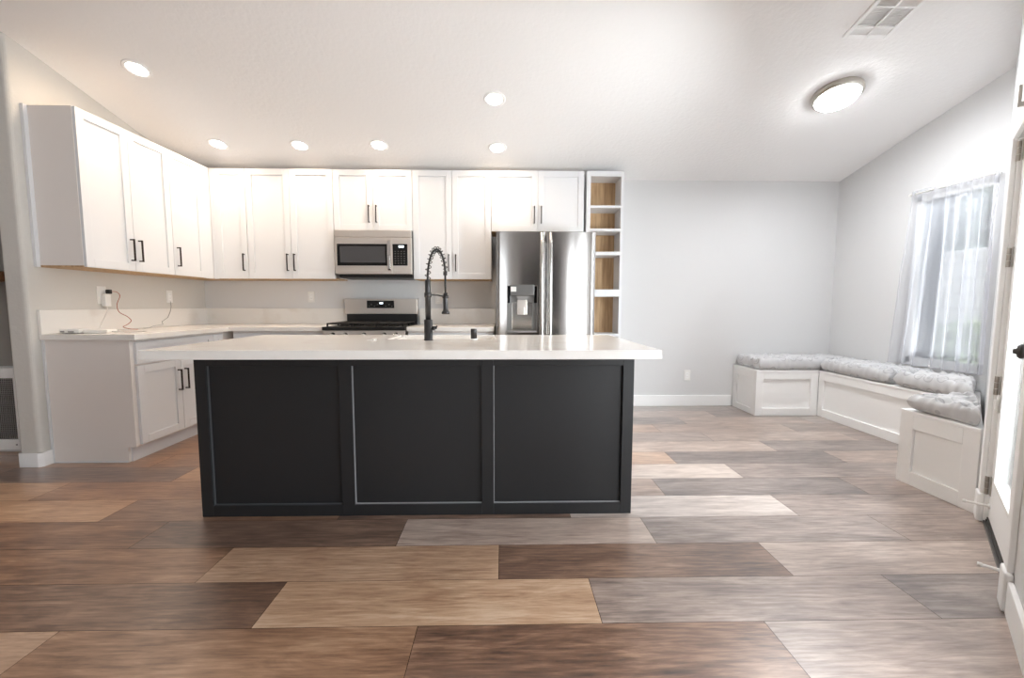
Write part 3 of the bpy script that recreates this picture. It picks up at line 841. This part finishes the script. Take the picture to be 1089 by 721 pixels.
for i in range(NP + 1):
    u = i / NP * .93
    c0 = neck(u); tg = (neck(min(1, u + .01)) - neck(max(0, u - .01))).normalized()
    side = Vector((-(hy - fy), (hx - fx), 0)).normalized(); up = side.cross(tg)
    a = 2 * math.pi * turns * i / NP
    pts.append(c0 + (side * math.cos(a) + up * math.sin(a)) * .0155)
build('spring', mb.tube(pts, .0025, 6), M_gunmetal, t)
build('hose_ferrule', MB().cyl((hx, hy, 1.30), (hx, hy, 1.325), .012), M_gunmetal, t)
build('spray_head', MB().lathe([(0, .13), (.0125, .13), (.0145, .10), (.0145, .03), (.017, .02), (.024, .012), (.024, 0), (0, 0)], (hx, hy, 1.066)), M_gunmetal, t)
build('holder_arm', MB().tube([(fx, fy, 1.181), ((fx + hx) / 2, (fy + hy) / 2, 1.180), (hx, hy, 1.172)], .005).lathe([(.015, -.009), (.019, -.008), (.019, .008), (.015, .009)], (hx, hy, 1.172)), M_gunmetal, t)
build('lever', MB().cyl((fx + .022, fy, .985), (fx + .044, fy - .004, .985), .0135).tube([(fx + .044, fy - .004, .985), (fx + .052, fy - .02, .998), (fx + .06, fy - .06, 1.0)], [.006, .005, .004]), M_gunmetal, t)
cx_, cy_ = -.176, 2.49
t = thing('air_gap_cap', 'small dark metal cylinder cap beside the sink', 'air gap', (cx_, cy_, CT1))
build('cap', MB().lathe([(0, .066), (.0165, .066), (.0185, .063), (.0185, .008), (0, .008)], (cx_, cy_, CT1)), M_gunmetal, t)
build('base_ring', MB().lathe([(0, .008), (.0215, .008), (.0225, .005), (.0225, 0), (0, 0)], (cx_, cy_, CT1)), M_whitepl, t)
t = thing('paper_slip', 'small folded white paper slip lying left of the island sink', 'paper', (-.775, 2.47, CT1))
build('sheet', MB().hexa([(-.80, 2.455, .9152), (-.755, 2.45, .9152), (-.748, 2.485, .9152), (-.79, 2.49, .9152), (-.80, 2.455, .916), (-.755, 2.45, .922), (-.748, 2.485, .924), (-.79, 2.49, .916)]), M_whitepl, t)

# ------------------------------------------------------------------ microwave
mx0, mx1, mz0, mz1, myf = -1.6445, -.899, 1.420, 1.848, 4.170
t = thing('microwave', 'stainless microwave hung under the short cabinet above the range', 'microwave', ((mx0 + mx1) / 2, 4.37, mz0 - .03))
build('body', MB().box(mx0, mx1, myf + .035, D - .003, mz0, mz1), M_steel_dk, t, .002)
build('underside', MB().box(mx0 + .02, mx1 - .005, myf + .05, D - .02, mz0 - .032, mz0), M_blackmat, t, .003)
d_ = build('door', MB().box(mx0 + .002, -1.086, myf, myf + .035, mz0 + .003, 1.776), M_steel, t, .003)
build('window', MB().box(-1.622, -1.130, myf - .002, myf + .01, 1.502, 1.714), M_blackgl, d_, .004)
build('window_screen', MB().box(-1.592, -1.152, myf - .003, myf + .006, 1.532, 1.690), M_ovenwin, d_, .002)
hp = [(-1.1115, myf - .004, 1.752), (-1.1115, myf - .034, 1.735), (-1.1115, myf - .042, 1.60), (-1.1115, myf - .034, 1.468), (-1.1115, myf - .004, 1.452)]
mb = MB()
for (xa, ya, za), (xb, yb, zb) in zip(hp, hp[1:]):
    mb.hexa([(xa - .014, ya, za), (xa + .014, ya, za), (xb + .014, yb, zb), (xb - .014, yb, zb), (xa - .014, ya + .011, za), (xa + .014, ya + .011, za), (xb + .014, yb + .011, zb), (xb - .014, yb + .011, zb)])
build('handle', mb, M_steel_lt, d_, .002)
build('control_frame', MB().box(-1.085, mx1 - .001, myf, myf + .035, mz0 + .003, 1.776), M_steel, t, .003)
p_ = build('control_panel', MB().box(-1.082, -.937, myf - .0025, myf + .01, 1.504, 1.713), M_blackgl, t, .003)
build('display', MB().box(-1.022, -.972, myf - .0035, myf, 1.678, 1.698), M_led, p_)
mb = MB()
for r in range(6):
    for c in range(4):
        mb.box(-1.062 + c * .029, -1.050 + c * .029, myf - .0033, myf, 1.525 + r * .023, 1.529 + r * .023)
build('button_marks', mb, M_greypl, p_)
build('vent_strip', MB().box(mx0 + .002, mx1 - .002, myf + .003, myf + .035, 1.780, mz1 - .002), M_steel, t, .003)

# ------------------------------------------------------------------ range
rx0, rx1, ryf = -1.680, -.914, 3.905
t = thing('gas_range', 'stainless gas range with black cooktop between the base cabinets', 'range', ((rx0 + rx1) / 2, 4.2, 0))
build('body', MB().box(rx0 + .002, rx1 - .002, ryf + .03, D - .035, .03, .885), M_steel_dk, t, .003)
build('cooktop', MB().box(rx0, rx1, ryf, D - .09, .885, .917), M_blackmat, t, .004)
cp = build('control_panel', MB().hexa([(rx0 + .002, ryf + .006, .775), (rx1 - .002, ryf + .006, .775), (rx1 - .002, ryf + .05, .775), (rx0 + .002, ryf + .05, .775), (rx0 + .002, ryf + .014, .884), (rx1 - .002, ryf + .014, .884), (rx1 - .002, ryf + .05, .884), (rx0 + .002, ryf + .05, .884)]), M_steel, t, .003)
for x in (-1.585, -1.47, -1.297, -1.11, -1.0):
    build('knob', MB().lathe([(0, .042), (.019, .042), (.021, .038), (.023, .008), (.027, .006), (.027, 0), (0, 0)], (x, ryf + .012, .838), (1, 0, 0), (0, 0, 1), (0, -1, 0), 20), M_steel_lt, cp)
od = build('oven_door', MB().box(rx0 + .004, rx1 - .004, ryf + .008, ryf + .045, .20, .768), M_steel, t, .004)
build('oven_window', MB().box(rx0 + .1, rx1 - .1, ryf + .005, ryf + .02, .32, .60), M_blackgl, od, .003)
build('oven_handle', MB().cyl((rx0 + .06, ryf - .035, .70), (rx1 - .06, ryf - .035, .70), .011).cyl((rx0 + .09, ryf - .035, .70), (rx0 + .09, ryf + .01, .70), .009).cyl((rx1 - .09, ryf - .035, .70), (rx1 - .09, ryf + .01, .70), .009), M_steel_lt, od)
build('lower_drawer', MB().box(rx0 + .004, rx1 - .004, ryf + .01, ryf + .045, .045, .192), M_steel, t, .004)
gy0, gy1 = ryf + .045, D - .115
for gx0, gx1 in ((rx0 + .025, rx0 + .265), (rx0 + .272, rx1 - .272), (rx1 - .265, rx1 - .025)):
    mb = MB()
    z0, z1 = .938, .951
    for y in (gy0, gy1 - .013): mb.box(gx0, gx1, y, y + .013, z0, z1)
    for x in (gx0, (gx0 + gx1) / 2 - .006, gx1 - .013): mb.box(x, x + .013, gy0, gy1, z0, z1)
    for q in (.18, .36, .5, .64, .82):
        y = gy0 + (gy1 - gy0) * q; mb.box(gx0, gx1, y - .006, y + .006, z0, z1)
    for x in (gx0, gx1 - .013):
        for y in (gy0, (gy0 + gy1) / 2, gy1 - .013): mb.box(x, x + .013, y, y + .013, .917, z0)
    build('grate', mb, M_iron, t, .003)
for x in (rx0 + .145, (rx0 + rx1) / 2, rx1 - .145):
    for y in ((gy0 + .12, gy1 - .12) if abs(x - (rx0 + rx1) / 2) > .05 else ((gy0 + gy1) / 2,)):
        build('burner', MB().lathe([(0, .019), (.03, .019), (.034, .015), (.034, .011), (.045, .010), (.047, 0), (0, 0)], (x, y, .917), seg=24), M_iron, t)
bg = build('backguard', MB().hexa([(rx0 + .004, D - .088, 1.024), (rx1 - .002, D - .088, 1.024), (rx1 - .002, D - .03, 1.024), (rx0 + .004, D - .03, 1.024), (rx0 + .004, D - .095, 1.186), (rx1 - .002, D - .095, 1.186), (rx1 - .002, D - .03, 1.186), (rx0 + .004, D - .03, 1.186)]), M_steel, t, .004)
build('backguard_base', MB().box(rx0 + .015, rx1 - .01, D - .075, D - .03, .885, 1.024), M_blackmat, t)
dp = build('display_panel', MB().box(-1.445, -1.158, D - .0965, D - .085, 1.086, 1.166), M_blackgl, bg, .002)
build('clock_digits', MB().box(-1.312, -1.275, D - .098, D - .09, 1.130, 1.148), M_led, dp)
mb = MB()
for k, x in enumerate((-1.425, -1.40, -1.37, -1.335, -1.25, -1.215, -1.185)): mb.box(x, x + .008, D - .098, D - .09, 1.104 + .018 * (k % 2), 1.109 + .018 * (k % 2))
build('button_marks', mb, M_greypl, dp)

# ------------------------------------------------------------------ refrigerator
qx0, qx1, qyf, qz = -.066, .846, 3.872, 1.786
t = thing('refrigerator', 'stainless french door fridge with water dispenser', 'refrigerator', ((qx0 + qx1) / 2, 4.2, 0))
build('cabinet', MB().box(qx0 + .006, qx1 - .028, qyf + .085, D - .05, .02, 1.765), M_fridge_side, t, .004)
def curved_door(x0, x1, z0, z1, hole=None, bow=.010, n=24):
    """door front bowed slightly outward across its width; optional rectangular hole"""
    mb = MB(); xs = sorted(set([x0 + (x1 - x0) * i / n for i in range(n + 1)] + ([hole[0], hole[1]] if hole else [])))
    mid, hw = (qx0 + qx1) / 2, (qx1 - qx0) / 2
    def yf(x):
        e = min(x - x0, x1 - x); edge = .012 * max(0, 1 - e / .014) ** 2
        return qyf - bow * (1 - ((x - mid) / hw) ** 2) + bow * .35 + edge
    zs = [z0, z1] if not hole else [z0, hole[2], hole[3], z1]
    back = qyf + .075
    g = {}
    def V(x, y, z, front=False):
        k = (round(x, 5), round(y, 5), round(z, 5), front)
        if k not in g: g[k] = mb.bm.verts.new(k[:3])
        return g[k]
    for xa, xb in zip(xs, xs[1:]):
        for za, zb in zip(zs, zs[1:]):
            if hole and xa >= hole[0] - 1e-6 and xb <= hole[1] + 1e-6 and abs(za - hole[2]) < 1e-6: continue
            f = mb.bm.faces.new([V(xa, yf(xa), za, True), V(xb, yf(xb), za, True), V(xb, yf(xb), zb, True), V(xa, yf(xa), zb, True)]); f.smooth = True
        for z in (z0, z1): mb.bm.faces.new([V(xa, yf(xa), z), V(xb, yf(xb), z), V(xb, back, z), V(xa, back, z)])
        mb.bm.faces.new([V(xa, back, z0), V(xb, back, z0), V(xb, back, z1), V(xa, back, z1)])
    for x in (x0, x1):
        for za, zb in zip(zs, zs[1:]): mb.bm.faces.new([V(x, yf(x), za), V(x, back, za), V(x, back, zb), V(x, yf(x), zb)])
    return mb
xm = .388
DH = (.034, .314, .868, 1.300)
dl = build('left_door', curved_door(qx0, xm - .003, .76, qz, DH), M_steel_v, t)
dr = build('right_door', curved_door(xm + .003, qx1, .76, qz), M_steel_v, t)
fz = build('freezer_drawer', curved_door(qx0, qx1, .06, .752), M_steel_v, t)
build('freezer_handle', MB().cyl((qx0 + .1, qyf - .055, .68), (qx1 - .1, qyf - .055, .68), .014).cyl((qx0 + .13, qyf - .055, .68), (qx0 + .13, qyf, .68), .011).cyl((qx1 - .13, qyf - .055, .68), (qx1 - .13, qyf, .68), .011), M_steel_lt, fz)
def door_handle(x, parent):
    mb = MB(); prof = [(qyf + .0, 1.776), (qyf - .04, 1.70), (qyf - .052, 1.50), (qyf - .055, 1.25), (qyf - .052, 1.0), (qyf - .04, .82), (qyf + .0, .785)]
    pts = []
    for (ya, za), (yb, zb) in zip(prof, prof[1:]):
        for k in range(6): pts.append((x, ya + (yb - ya) * k / 6, za + (zb - za) * k / 6))
    pts.append((x, *prof[-1]))
    mb.tube(pts, .0165, 14)
    return build('handle', mb, M_steel_lt, parent)
door_handle(xm - .038, dl); door_handle(xm + .040, dr)
h0, h1, hz0, hz1 = DH
ds = build('dispenser', MB().box(h0, h1, qyf + .06, qyf + .07, hz0, hz1).box(h0, h0 + .004, qyf - .004, qyf + .065, hz0, hz1).box(h1 - .004, h1, qyf - .004, qyf + .065, hz0, hz1).box(h0, h1, qyf - .004, qyf + .065, hz0, hz0 + .012).box(h0, h1, qyf - .004, qyf + .065, hz1 - .004, hz1), M_gray_in, dl)
build('dispenser_panel', MB().hexa([(h0 + .03, qyf - .012, 1.205), (h1 - .03, qyf - .012, 1.205), (h1 - .03, qyf + .03, 1.205), (h0 + .03, qyf + .03, 1.205), (h0 + .03, qyf - .014, 1.308), (h1 - .03, qyf - .014, 1.308), (h1 - .03, qyf + .03, 1.308), (h0 + .03, qyf + .03, 1.308)]), M_steel_dk, dl, .004)
for a, b in ((h0 + .004, h0 + .03), (h1 - .03, h1 - .004)):
    build('dispenser_cheek', MB().hexa([(a, qyf, 1.14), (b, qyf, 1.14), (b, qyf + .05, 1.14), (a, qyf + .05, 1.14), (a, qyf, 1.296), (b, qyf, 1.296), (b, qyf + .05, 1.296), (a, qyf + .05, 1.296)]), M_blackgl, dl, .003)
build('dispenser_spout', MB().hexa([(.135, qyf - .006, 1.17), (.213, qyf - .006, 1.17), (.213, qyf + .04, 1.17), (.135, qyf + .04, 1.17), (.115, qyf - .01, 1.206), (.233, qyf - .01, 1.206), (.233, qyf + .04, 1.206), (.115, qyf + .04, 1.206)]), M_greypl, dl, .004)
build('dispenser_paddle', MB().box(.128, .220, qyf + .018, qyf + .03, 1.03, 1.17).box(.15, .198, qyf + .012, qyf + .02, 1.03, 1.10), M_steel, dl, .004)
build('dispenser_back', MB().box(h0 + .045, h1 - .045, qyf + .05, qyf + .06, hz0 + .02, 1.15), M_steel_lt, dl, .004)
build('dispenser_tray', MB().box(h0 + .006, h1 - .006, qyf - .01, qyf + .055, hz0, hz0 + .014), M_greypl, dl, .003)
build('sticker', MB().box(.068, .118, qyf - .0165, qyf - .0125, 1.243, 1.288), M_whitepl, dl)
for x0_, x1_ in ((qx0 + .02, qx0 + .12), (qx1 - .12, qx1 - .02)):
    build('hinge_cover', MB().box(x0_, x1_, qyf + .03, qyf + .14, 1.766, 1.79), M_fridge_side, t, .004)

# ------------------------------------------------------------------ open shelf tower
ux0, ux1, uyf, uyb = .828, 1.196, 4.247, 4.50
t = thing('open_shelf_tower', 'tall narrow white open shelf unit right of the fridge with bare wood back', 'shelf unit', ((ux0 + ux1) / 2, 4.4, 0))
build('side_panel', MB().box(ux0, ux0 + .018, uyf + .018, D - .003, 0, ZTP), M_cab, t, .001)
build('side_panel', MB().box(ux1 - .018, ux1, uyf + .018, D - .003, 0, ZTP), M_cab, t, .001)
build('face_frame', MB().box(ux0, ux0 + .040, uyf, uyf + .018, 0, ZTP).box(ux1 - .024, ux1, uyf, uyf + .018, 0, ZTP).box(ux0 + .04, ux1 - .024, uyf, uyf + .018, 2.394, ZTP), M_cab, t, .001)
build('back_panel', MB().box(ux0 + .018, ux1 - .018, uyb, uyb + .008, .05, ZTP - .02), M_ply, t)
build('top_panel', MB().box(ux0 + .018, ux1 - .018, uyf + .018, uyb, 2.400, 2.418), M_cab, t)
for z0, z1 in ((2.086, 2.112), (1.858, 1.885), (1.622, 1.657), (1.208, 1.280), (.80, .83), (.42, .45), (.06, .1)):
    build('shelf', MB().box(ux0 + .0405, ux1 - .0245, uyf + .0005, uyb, z0, z1), M_cab, t, .001)

# ------------------------------------------------------------------ sockets, charger, router
def outlet(M, u, v, n, label, w=.072, h=.116):
    t = thing('wall_outlet', label, 'outlet', M @ Vector((u, v - h / 2, n)), 'white wall sockets')
    build('cover_plate', MB(M).box(u - w / 2, u + w / 2, v - h / 2, v + h / 2, n, n + .006), M_whitepl, t, .003)
    build('socket_face', MB(M).box(u - .017, u + .017, v - .035, v + .035, n + .006, n + .0085), M_trim, t, .002)
    mb = MB(M)
    for dv in (-.02, .016):
        mb.box(u - .008, u - .006, v + dv, v + dv + .009, n + .0085, n + .0089).box(u + .006, u + .008, v + dv, v + dv + .009, n + .0085, n + .0089)
    build('slots', mb, M_greypl, t)
outlet(FLF, 3.410, 1.195, L, 'white wall socket behind the plugged in adapter on left wall', .078, .14)
outlet(FLF, 4.088, 1.197, L, 'white wall socket on left wall close to the room corner')
outlet(FB, -2.066, 1.205, -D, 'white wall socket on back wall left of the range')
outlet(FB, -.70, 1.19, -D, 'white wall socket on back wall behind the faucet')
outlet(FB, 2.043, .345, -D, 'white wall socket low on the blank back wall beside the bench')
t = thing('power_adapter', 'white power adapter plugged in the left wall socket', 'adapter', (L + .03, 3.42, 1.12))
build('body', MB(FLF).box(3.395, 3.445, 1.105, 1.204, L + .009, L + .045), M_whitepl, t, .006)
build('cord', MB().tube([(L + .04, 3.41, 1.105), (L + .045, 3.405, 1.07), (L + .04, 3.37, 1.0), (L + .05, 3.33, .95), (L + .10, 3.27, .925), (L + .13, 3.22, .9215)], .0022, 6), M_whitepl, t)
t = thing('charging_cable', 'red brown cable trailing from black plug down to the counter', 'cable', (L + .03, 3.44, .92))
build('plug', MB(FLF).box(3.436, 3.462, 1.206, 1.240, L + .009, L + .042), M_blackmat, t, .005)
cp_ = [(L + .036, 3.460, 1.225), (L + .05, 3.49, 1.222), (L + .06, 3.505, 1.19), (L + .045, 3.49, 1.12), (L + .05, 3.50, 1.06), (L + .07, 3.55, 1.02), (L + .075, 3.575, .985), (L + .08, 3.53, .955), (L + .09, 3.48, .94), (L + .12, 3.49, .925), (L + .16, 3.505, .919), (L + .19, 3.50, .918)]
sm = []
for i in range(len(cp_) - 1):
    p0, p1, p2, p3 = [Vector(cp_[max(0, min(len(cp_) - 1, i + k))]) for k in (-1, 0, 1, 2)]
    for q in range(6):
        s = q / 6
        sm.append(.5 * ((2 * p1) + (p2 - p0) * s + (2 * p0 - 5 * p1 + 4 * p2 - p3) * s * s + (3 * p1 - p0 - 3 * p2 + p3) * s ** 3))
sm.append(Vector(cp_[-1]))
build('cord', MB().tube(sm, .0024, 7), M_copper, t)
tag(build('white_cable', MB().tube([(L + .012, 4.086, 1.15), (L + .02, 4.08, 1.10), (L + .03, 4.05, 1.05), (L + .03, 4.02, 1.0), (L + .045, 3.93, .965), (L + .06, 3.92, .94), (L + .07, 3.80, .93), (L + .10, 3.72, .919), (L + .12, 3.64, .918)], .002, 6), M_greypl), 'thin pale cable hanging from the socket near the corner onto counter', 'cable')
t = thing('router_box', 'small white router with dark ports on counter end', 'router', (L + .12, 3.05, CT1))
build('case', MB().box(L + .05, L + .19, 3.02, 3.12, CT1 + .004, CT1 + .032), M_whitepl, t, .006)
build('port', MB().box(L + .062, L + .09, 3.018, 3.022, CT1 + .008, CT1 + .02), M_greypl, t)
build('port', MB().box(L + .115, L + .155, 3.018, 3.022, CT1 + .008, CT1 + .018), M_greypl, t)
for x in (L + .06, L + .165): build('foot', MB().box(x, x + .015, 3.03, 3.11, CT1, CT1 + .004), M_greypl, t)
t = thing('adapter_box', 'flat white box lying right of the router on counter', 'box', (L + .28, 3.07, CT1))
build('case', MB().hexa([(L + .205, 3.03, CT1), (L + .36, 3.05, CT1), (L + .345, 3.15, CT1), (L + .20, 3.13, CT1), (L + .205, 3.03, CT1 + .026), (L + .36, 3.05, CT1 + .026), (L + .345, 3.15, CT1 + .026), (L + .20, 3.13, CT1 + .026)]), M_whitepl, t, .007)
build('cord', MB().tube([(L + .355, 3.09, CT1 + .012), (L + .40, 3.12, CT1 + .006), (L + .45, 3.17, CT1 + .003), (L + .47, 3.25, CT1 + .003), (L + .40, 3.30, CT1 + .003)], .0025, 6), M_greypl, t)

# ------------------------------------------------------------------ window benches and cushions
BW, BH = .430, .466
FA = frame((0, 0, 0), (0, 1, 0), (-1, 0, 0))
def front(mb, u0, u1, v0, v1, n, st=.075, top=.085, bot=.085, th=.016):
    mb.box(u0, u0 + st, v0, v1, n, n + th).box(u1 - st, u1, v0, v1, n, n + th)
    mb.box(u0 + st, u1 - st, v0, v0 + bot, n, n + th).box(u0 + st, u1 - st, v1 - top, v1, n, n + th)
    return mb
BXL = 2.562
LID = .02
TH = .016
t = thing('storage_bench', 'white panelled bench along the back wall under the first cushion', 'bench', (3.0, D - .2, 0), 'white window benches')
build('box', MB().box(BXL + TH, R - .002, D - BW + TH, D - .002, 0, BH - LID), M_trim, t)
build('front_frame', front(MB(FB), BXL, R - BW - .001, 0, BH - LID, -(D - BW + TH), .075, .072, .075), M_trim, t, .002)
build('end_frame', front(MB(FA), D - BW + TH, D - .002, 0, BH - LID, -(BXL + TH), .07, .072, .06), M_trim, t, .002)
build('seat_top', MB().box(BXL - .004, R - .002, D - BW - .004, D - .002, BH - LID, BH), M_trim, t, .003)
RY1 = D - BW - .005
t = thing('storage_bench', 'long white panelled bench below the window on right wall', 'bench', (3.42, 3.5, 0), 'white window benches')
build('box', MB().prism([(R - BW + TH, 2.715), (R - .002, 3.070), (R - .002, RY1), (R - BW + TH, RY1)], 0, BH - LID), M_trim, t)
build('front_frame', front(MB(FA), 2.715, RY1, 0, BH - LID, -(R - BW + TH), .06, .072, .08), M_trim, t, .002)
build('seat_top', MB().prism([(R - BW - .004, 2.705), (R - .002, 3.070), (R - .002, RY1), (R - BW - .004, RY1)], BH - LID, BH), M_trim, t, .003)
AX, AY0, AY1 = 2.5445, 2.132, 2.584
t = thing('storage_bench', 'short white bench end nearest the patio door', 'bench', (2.75, 2.45, 0), 'white window benches')
build('box', MB().prism([(AX + TH, AY0 + .018), (3.05, AY1 - .01), (AX + TH, AY1 - .01)], 0, BH - LID), M_trim, t)
build('front_frame', front(MB(FA), AY0, AY1, 0, BH - LID, -(AX + TH), .085, .09, .085), M_trim, t, .002)
build('seat_top', MB().prism([(AX - .002, AY0), (AX + .014, AY0), (3.065, AY1), (AX - .002, AY1)], BH - LID, BH), M_trim, t, .003)

def cushion(poly4, z0, T_, nbx, nby, label, seed, ripple=.014):
    """tufted pad over a quadrilateral seat (corners in order), thickness T_"""
    rg = random.Random(seed)
    P = [Vector((*p, 0)) for p in poly4]
    NX, NY = 90, 48
    lu = ((P[1] - P[0]).length + (P[2] - P[3]).length) / 2; lv = ((P[3] - P[0]).length + (P[2] - P[1]).length) / 2
    btn = [(-1 + 2 * (i + .5) / nbx + rg.uniform(-.03, .03), -1 + 2 * (j + .5) / nby + rg.uniform(-.03, .03)) for i in range(nbx) for j in range(nby)]
    mb = MB()
    def pos(u, v):
        a, b = (u + 1) / 2, (v + 1) / 2
        return (P[0] * (1 - a) + P[1] * a) * (1 - b) + (P[3] * (1 - a) + P[2] * a) * b
    so = rg.uniform(0, 100)
    def surf(i, j, top):
        # cluster rows at the rim so that the side rounds over
        u = math.sin(math.pi / 2 * (-1 + 2 * i / NX)); v = math.sin(math.pi / 2 * (-1 + 2 * j / NY))
        du, dv = (1 - abs(u)) * lu / 2, (1 - abs(v)) * lv / 2
        rr = .055
        eu = 1 - (1 - min(1, du / rr)) ** 2.2; ev = 1 - (1 - min(1, dv / rr)) ** 2.2
        e = math.sqrt(max(0, eu * ev))
        h = e
        p = pos(u, v)
        if top:
            dip = 0
            for bu, bv in btn:
                d2 = ((u - bu) * lu / 2) ** 2 + ((v - bv) * lv / 2) ** 2
                dip += .62 * math.exp(-d2 / .0014) + .34 * math.exp(-d2 / .0075)
            # gathers running in from the rim
            per = (p.x * 1.0 + p.y * 1.0)
            g = mnoise.noise(Vector((p.x * 16, p.y * 16, so))) * .5 + mnoise.noise(Vector((p.x * 38, p.y * 38, so))) * .25
            rim = math.exp(-min(du, dv) / .05)
            h = e * (1 + .26 * g + .42 * rim * mnoise.noise(Vector(((u if dv < du else 9) * lu * 20, (v if du <= dv else 9) * lv * 20, so + 7)))) - min(.75, dip) * min(1, e)
            z = z0 + T_ * (.42 + .58 * max(-.2, h))
        else:
            z = z0 + T_ * .42 * (1 - e ** .8)
        # pinched corners and a rippled outline
        c = pos(0, 0)
        out = (p - c)
        rip = 1 + ripple * mnoise.noise(Vector((p.x * 22, p.y * 22, so + 3))) * math.exp(-min(du, dv) / .03) * 4
        q = c + out * rip
        return (q.x, q.y, z)
    tv = [[None] * (NY + 1) for _ in range(NX + 1)]; bv_ = [[None] * (NY + 1) for _ in range(NX + 1)]
    for i in range(NX + 1):
        for j in range(NY + 1):
            v = mb.bm.verts.new(surf(i, j, True)); tv[i][j] = v
            bv_[i][j] = v if i in (0, NX) or j in (0, NY) else mb.bm.verts.new(surf(i, j, False))
    for i in range(NX):
        for j in range(NY):
            mb.bm.faces.new([tv[i][j], tv[i + 1][j], tv[i + 1][j + 1], tv[i][j + 1]])
            q = [bv_[i][j], bv_[i][j + 1], bv_[i + 1][j + 1], bv_[i + 1][j]]
            mb.bm.faces.new(q)
    o = build('seat_cushion', mb, M_fabric, smooth=True)
    return tag(o, label, 'cushion', 'grey tufted bench cushions')
CZ = BH + .001
fx0 = R - BW
cushion([(BXL + .01, D - BW - .012), (R - .03, D - BW - .012), (R - .03, D - .02), (BXL + .01, D - .02)], CZ, .138, 6, 2, 'grey patterned tufted cushion on the bench along the back wall', 11)
cushion([(fx0 - .012, RY1 - .02), (fx0 - .012, 3.368), (R - .02, 3.368), (R - .02, RY1 - .02)], CZ, .138, 4, 2, 'middle grey tufted cushion on the right wall bench, by the corner', 12)
cushion([(fx0 - .012, 3.334), (fx0 - .012, 2.74), (R - .03, 3.085), (R - .03, 3.334)], CZ, .138, 4, 2, 'grey tufted cushion directly under the sheer curtain', 13)
cushion([(AX - .012, AY1 - .035), (AX + .008, AY0 + .012), (2.62, AY0 + .075), (3.0, AY1 - .035)], CZ, .138, 3, 2, 'grey patterned tufted cushion on the bench end beside patio door', 14)

# ------------------------------------------------------------------ glimpse past the wall end
t = thing('return_air_grille', 'grey mesh air grille in white frame at far left edge', 'grille', (-3.95, 3.19, 0))
gx0, gx1 = -4.25, -3.665
build('frame', MB().box(gx0, gx1, 3.178, 3.199, .02, .10).box(gx0, gx1, 3.178, 3.199, .568, .645).box(gx0, gx0 + .05, 3.178, 3.199, .10, .568).box(gx1 - .012, gx1, 3.178, 3.199, .10, .568), M_trim, t, .003)
build('screw', MB().lathe([(0, .003), (.006, .002), (.007, 0), (0, 0)], (-3.69, 3.178, .06), (1, 0, 0), (0, 0, 1), (0, -1, 0), 12), M_greypl, t)
build('filter_backing', MB().box(gx0 + .04, gx1 - .008, 3.192, 3.198, .09, .58), M_dark, t)
mb = MB()
n = 38
for k in range(n):
    x = gx0 + .05 + (gx1 - .012 - gx0 - .05) * (k + .5) / n; mb.box(x - .0018, x + .0018, 3.184, 3.188, .10, .568)
for k in range(30):
    z = .10 + .468 * (k + .5) / 30; mb.box(gx0 + .05, gx1 - .012, 3.185, 3.187, z - .0015, z + .0015)
build('mesh', mb, M_greypl, t)
for z0, z1, lab in ((1.68, 1.775, 'upper walnut wall shelf glimpsed past the wall end'), (1.285, 1.355, 'lower walnut wall shelf glimpsed past the wall end')):
    tag(build('wall_shelf', MB().box(-4.6, -3.55, 3.04, 3.199, z0, z1), M_shelfwood, None, .003), lab, 'shelf', 'walnut wall shelves')
struct('trim_5', MB().box(-6.1, L - .143, 3.188, 3.1995, .66, 1.68), M_greywall)
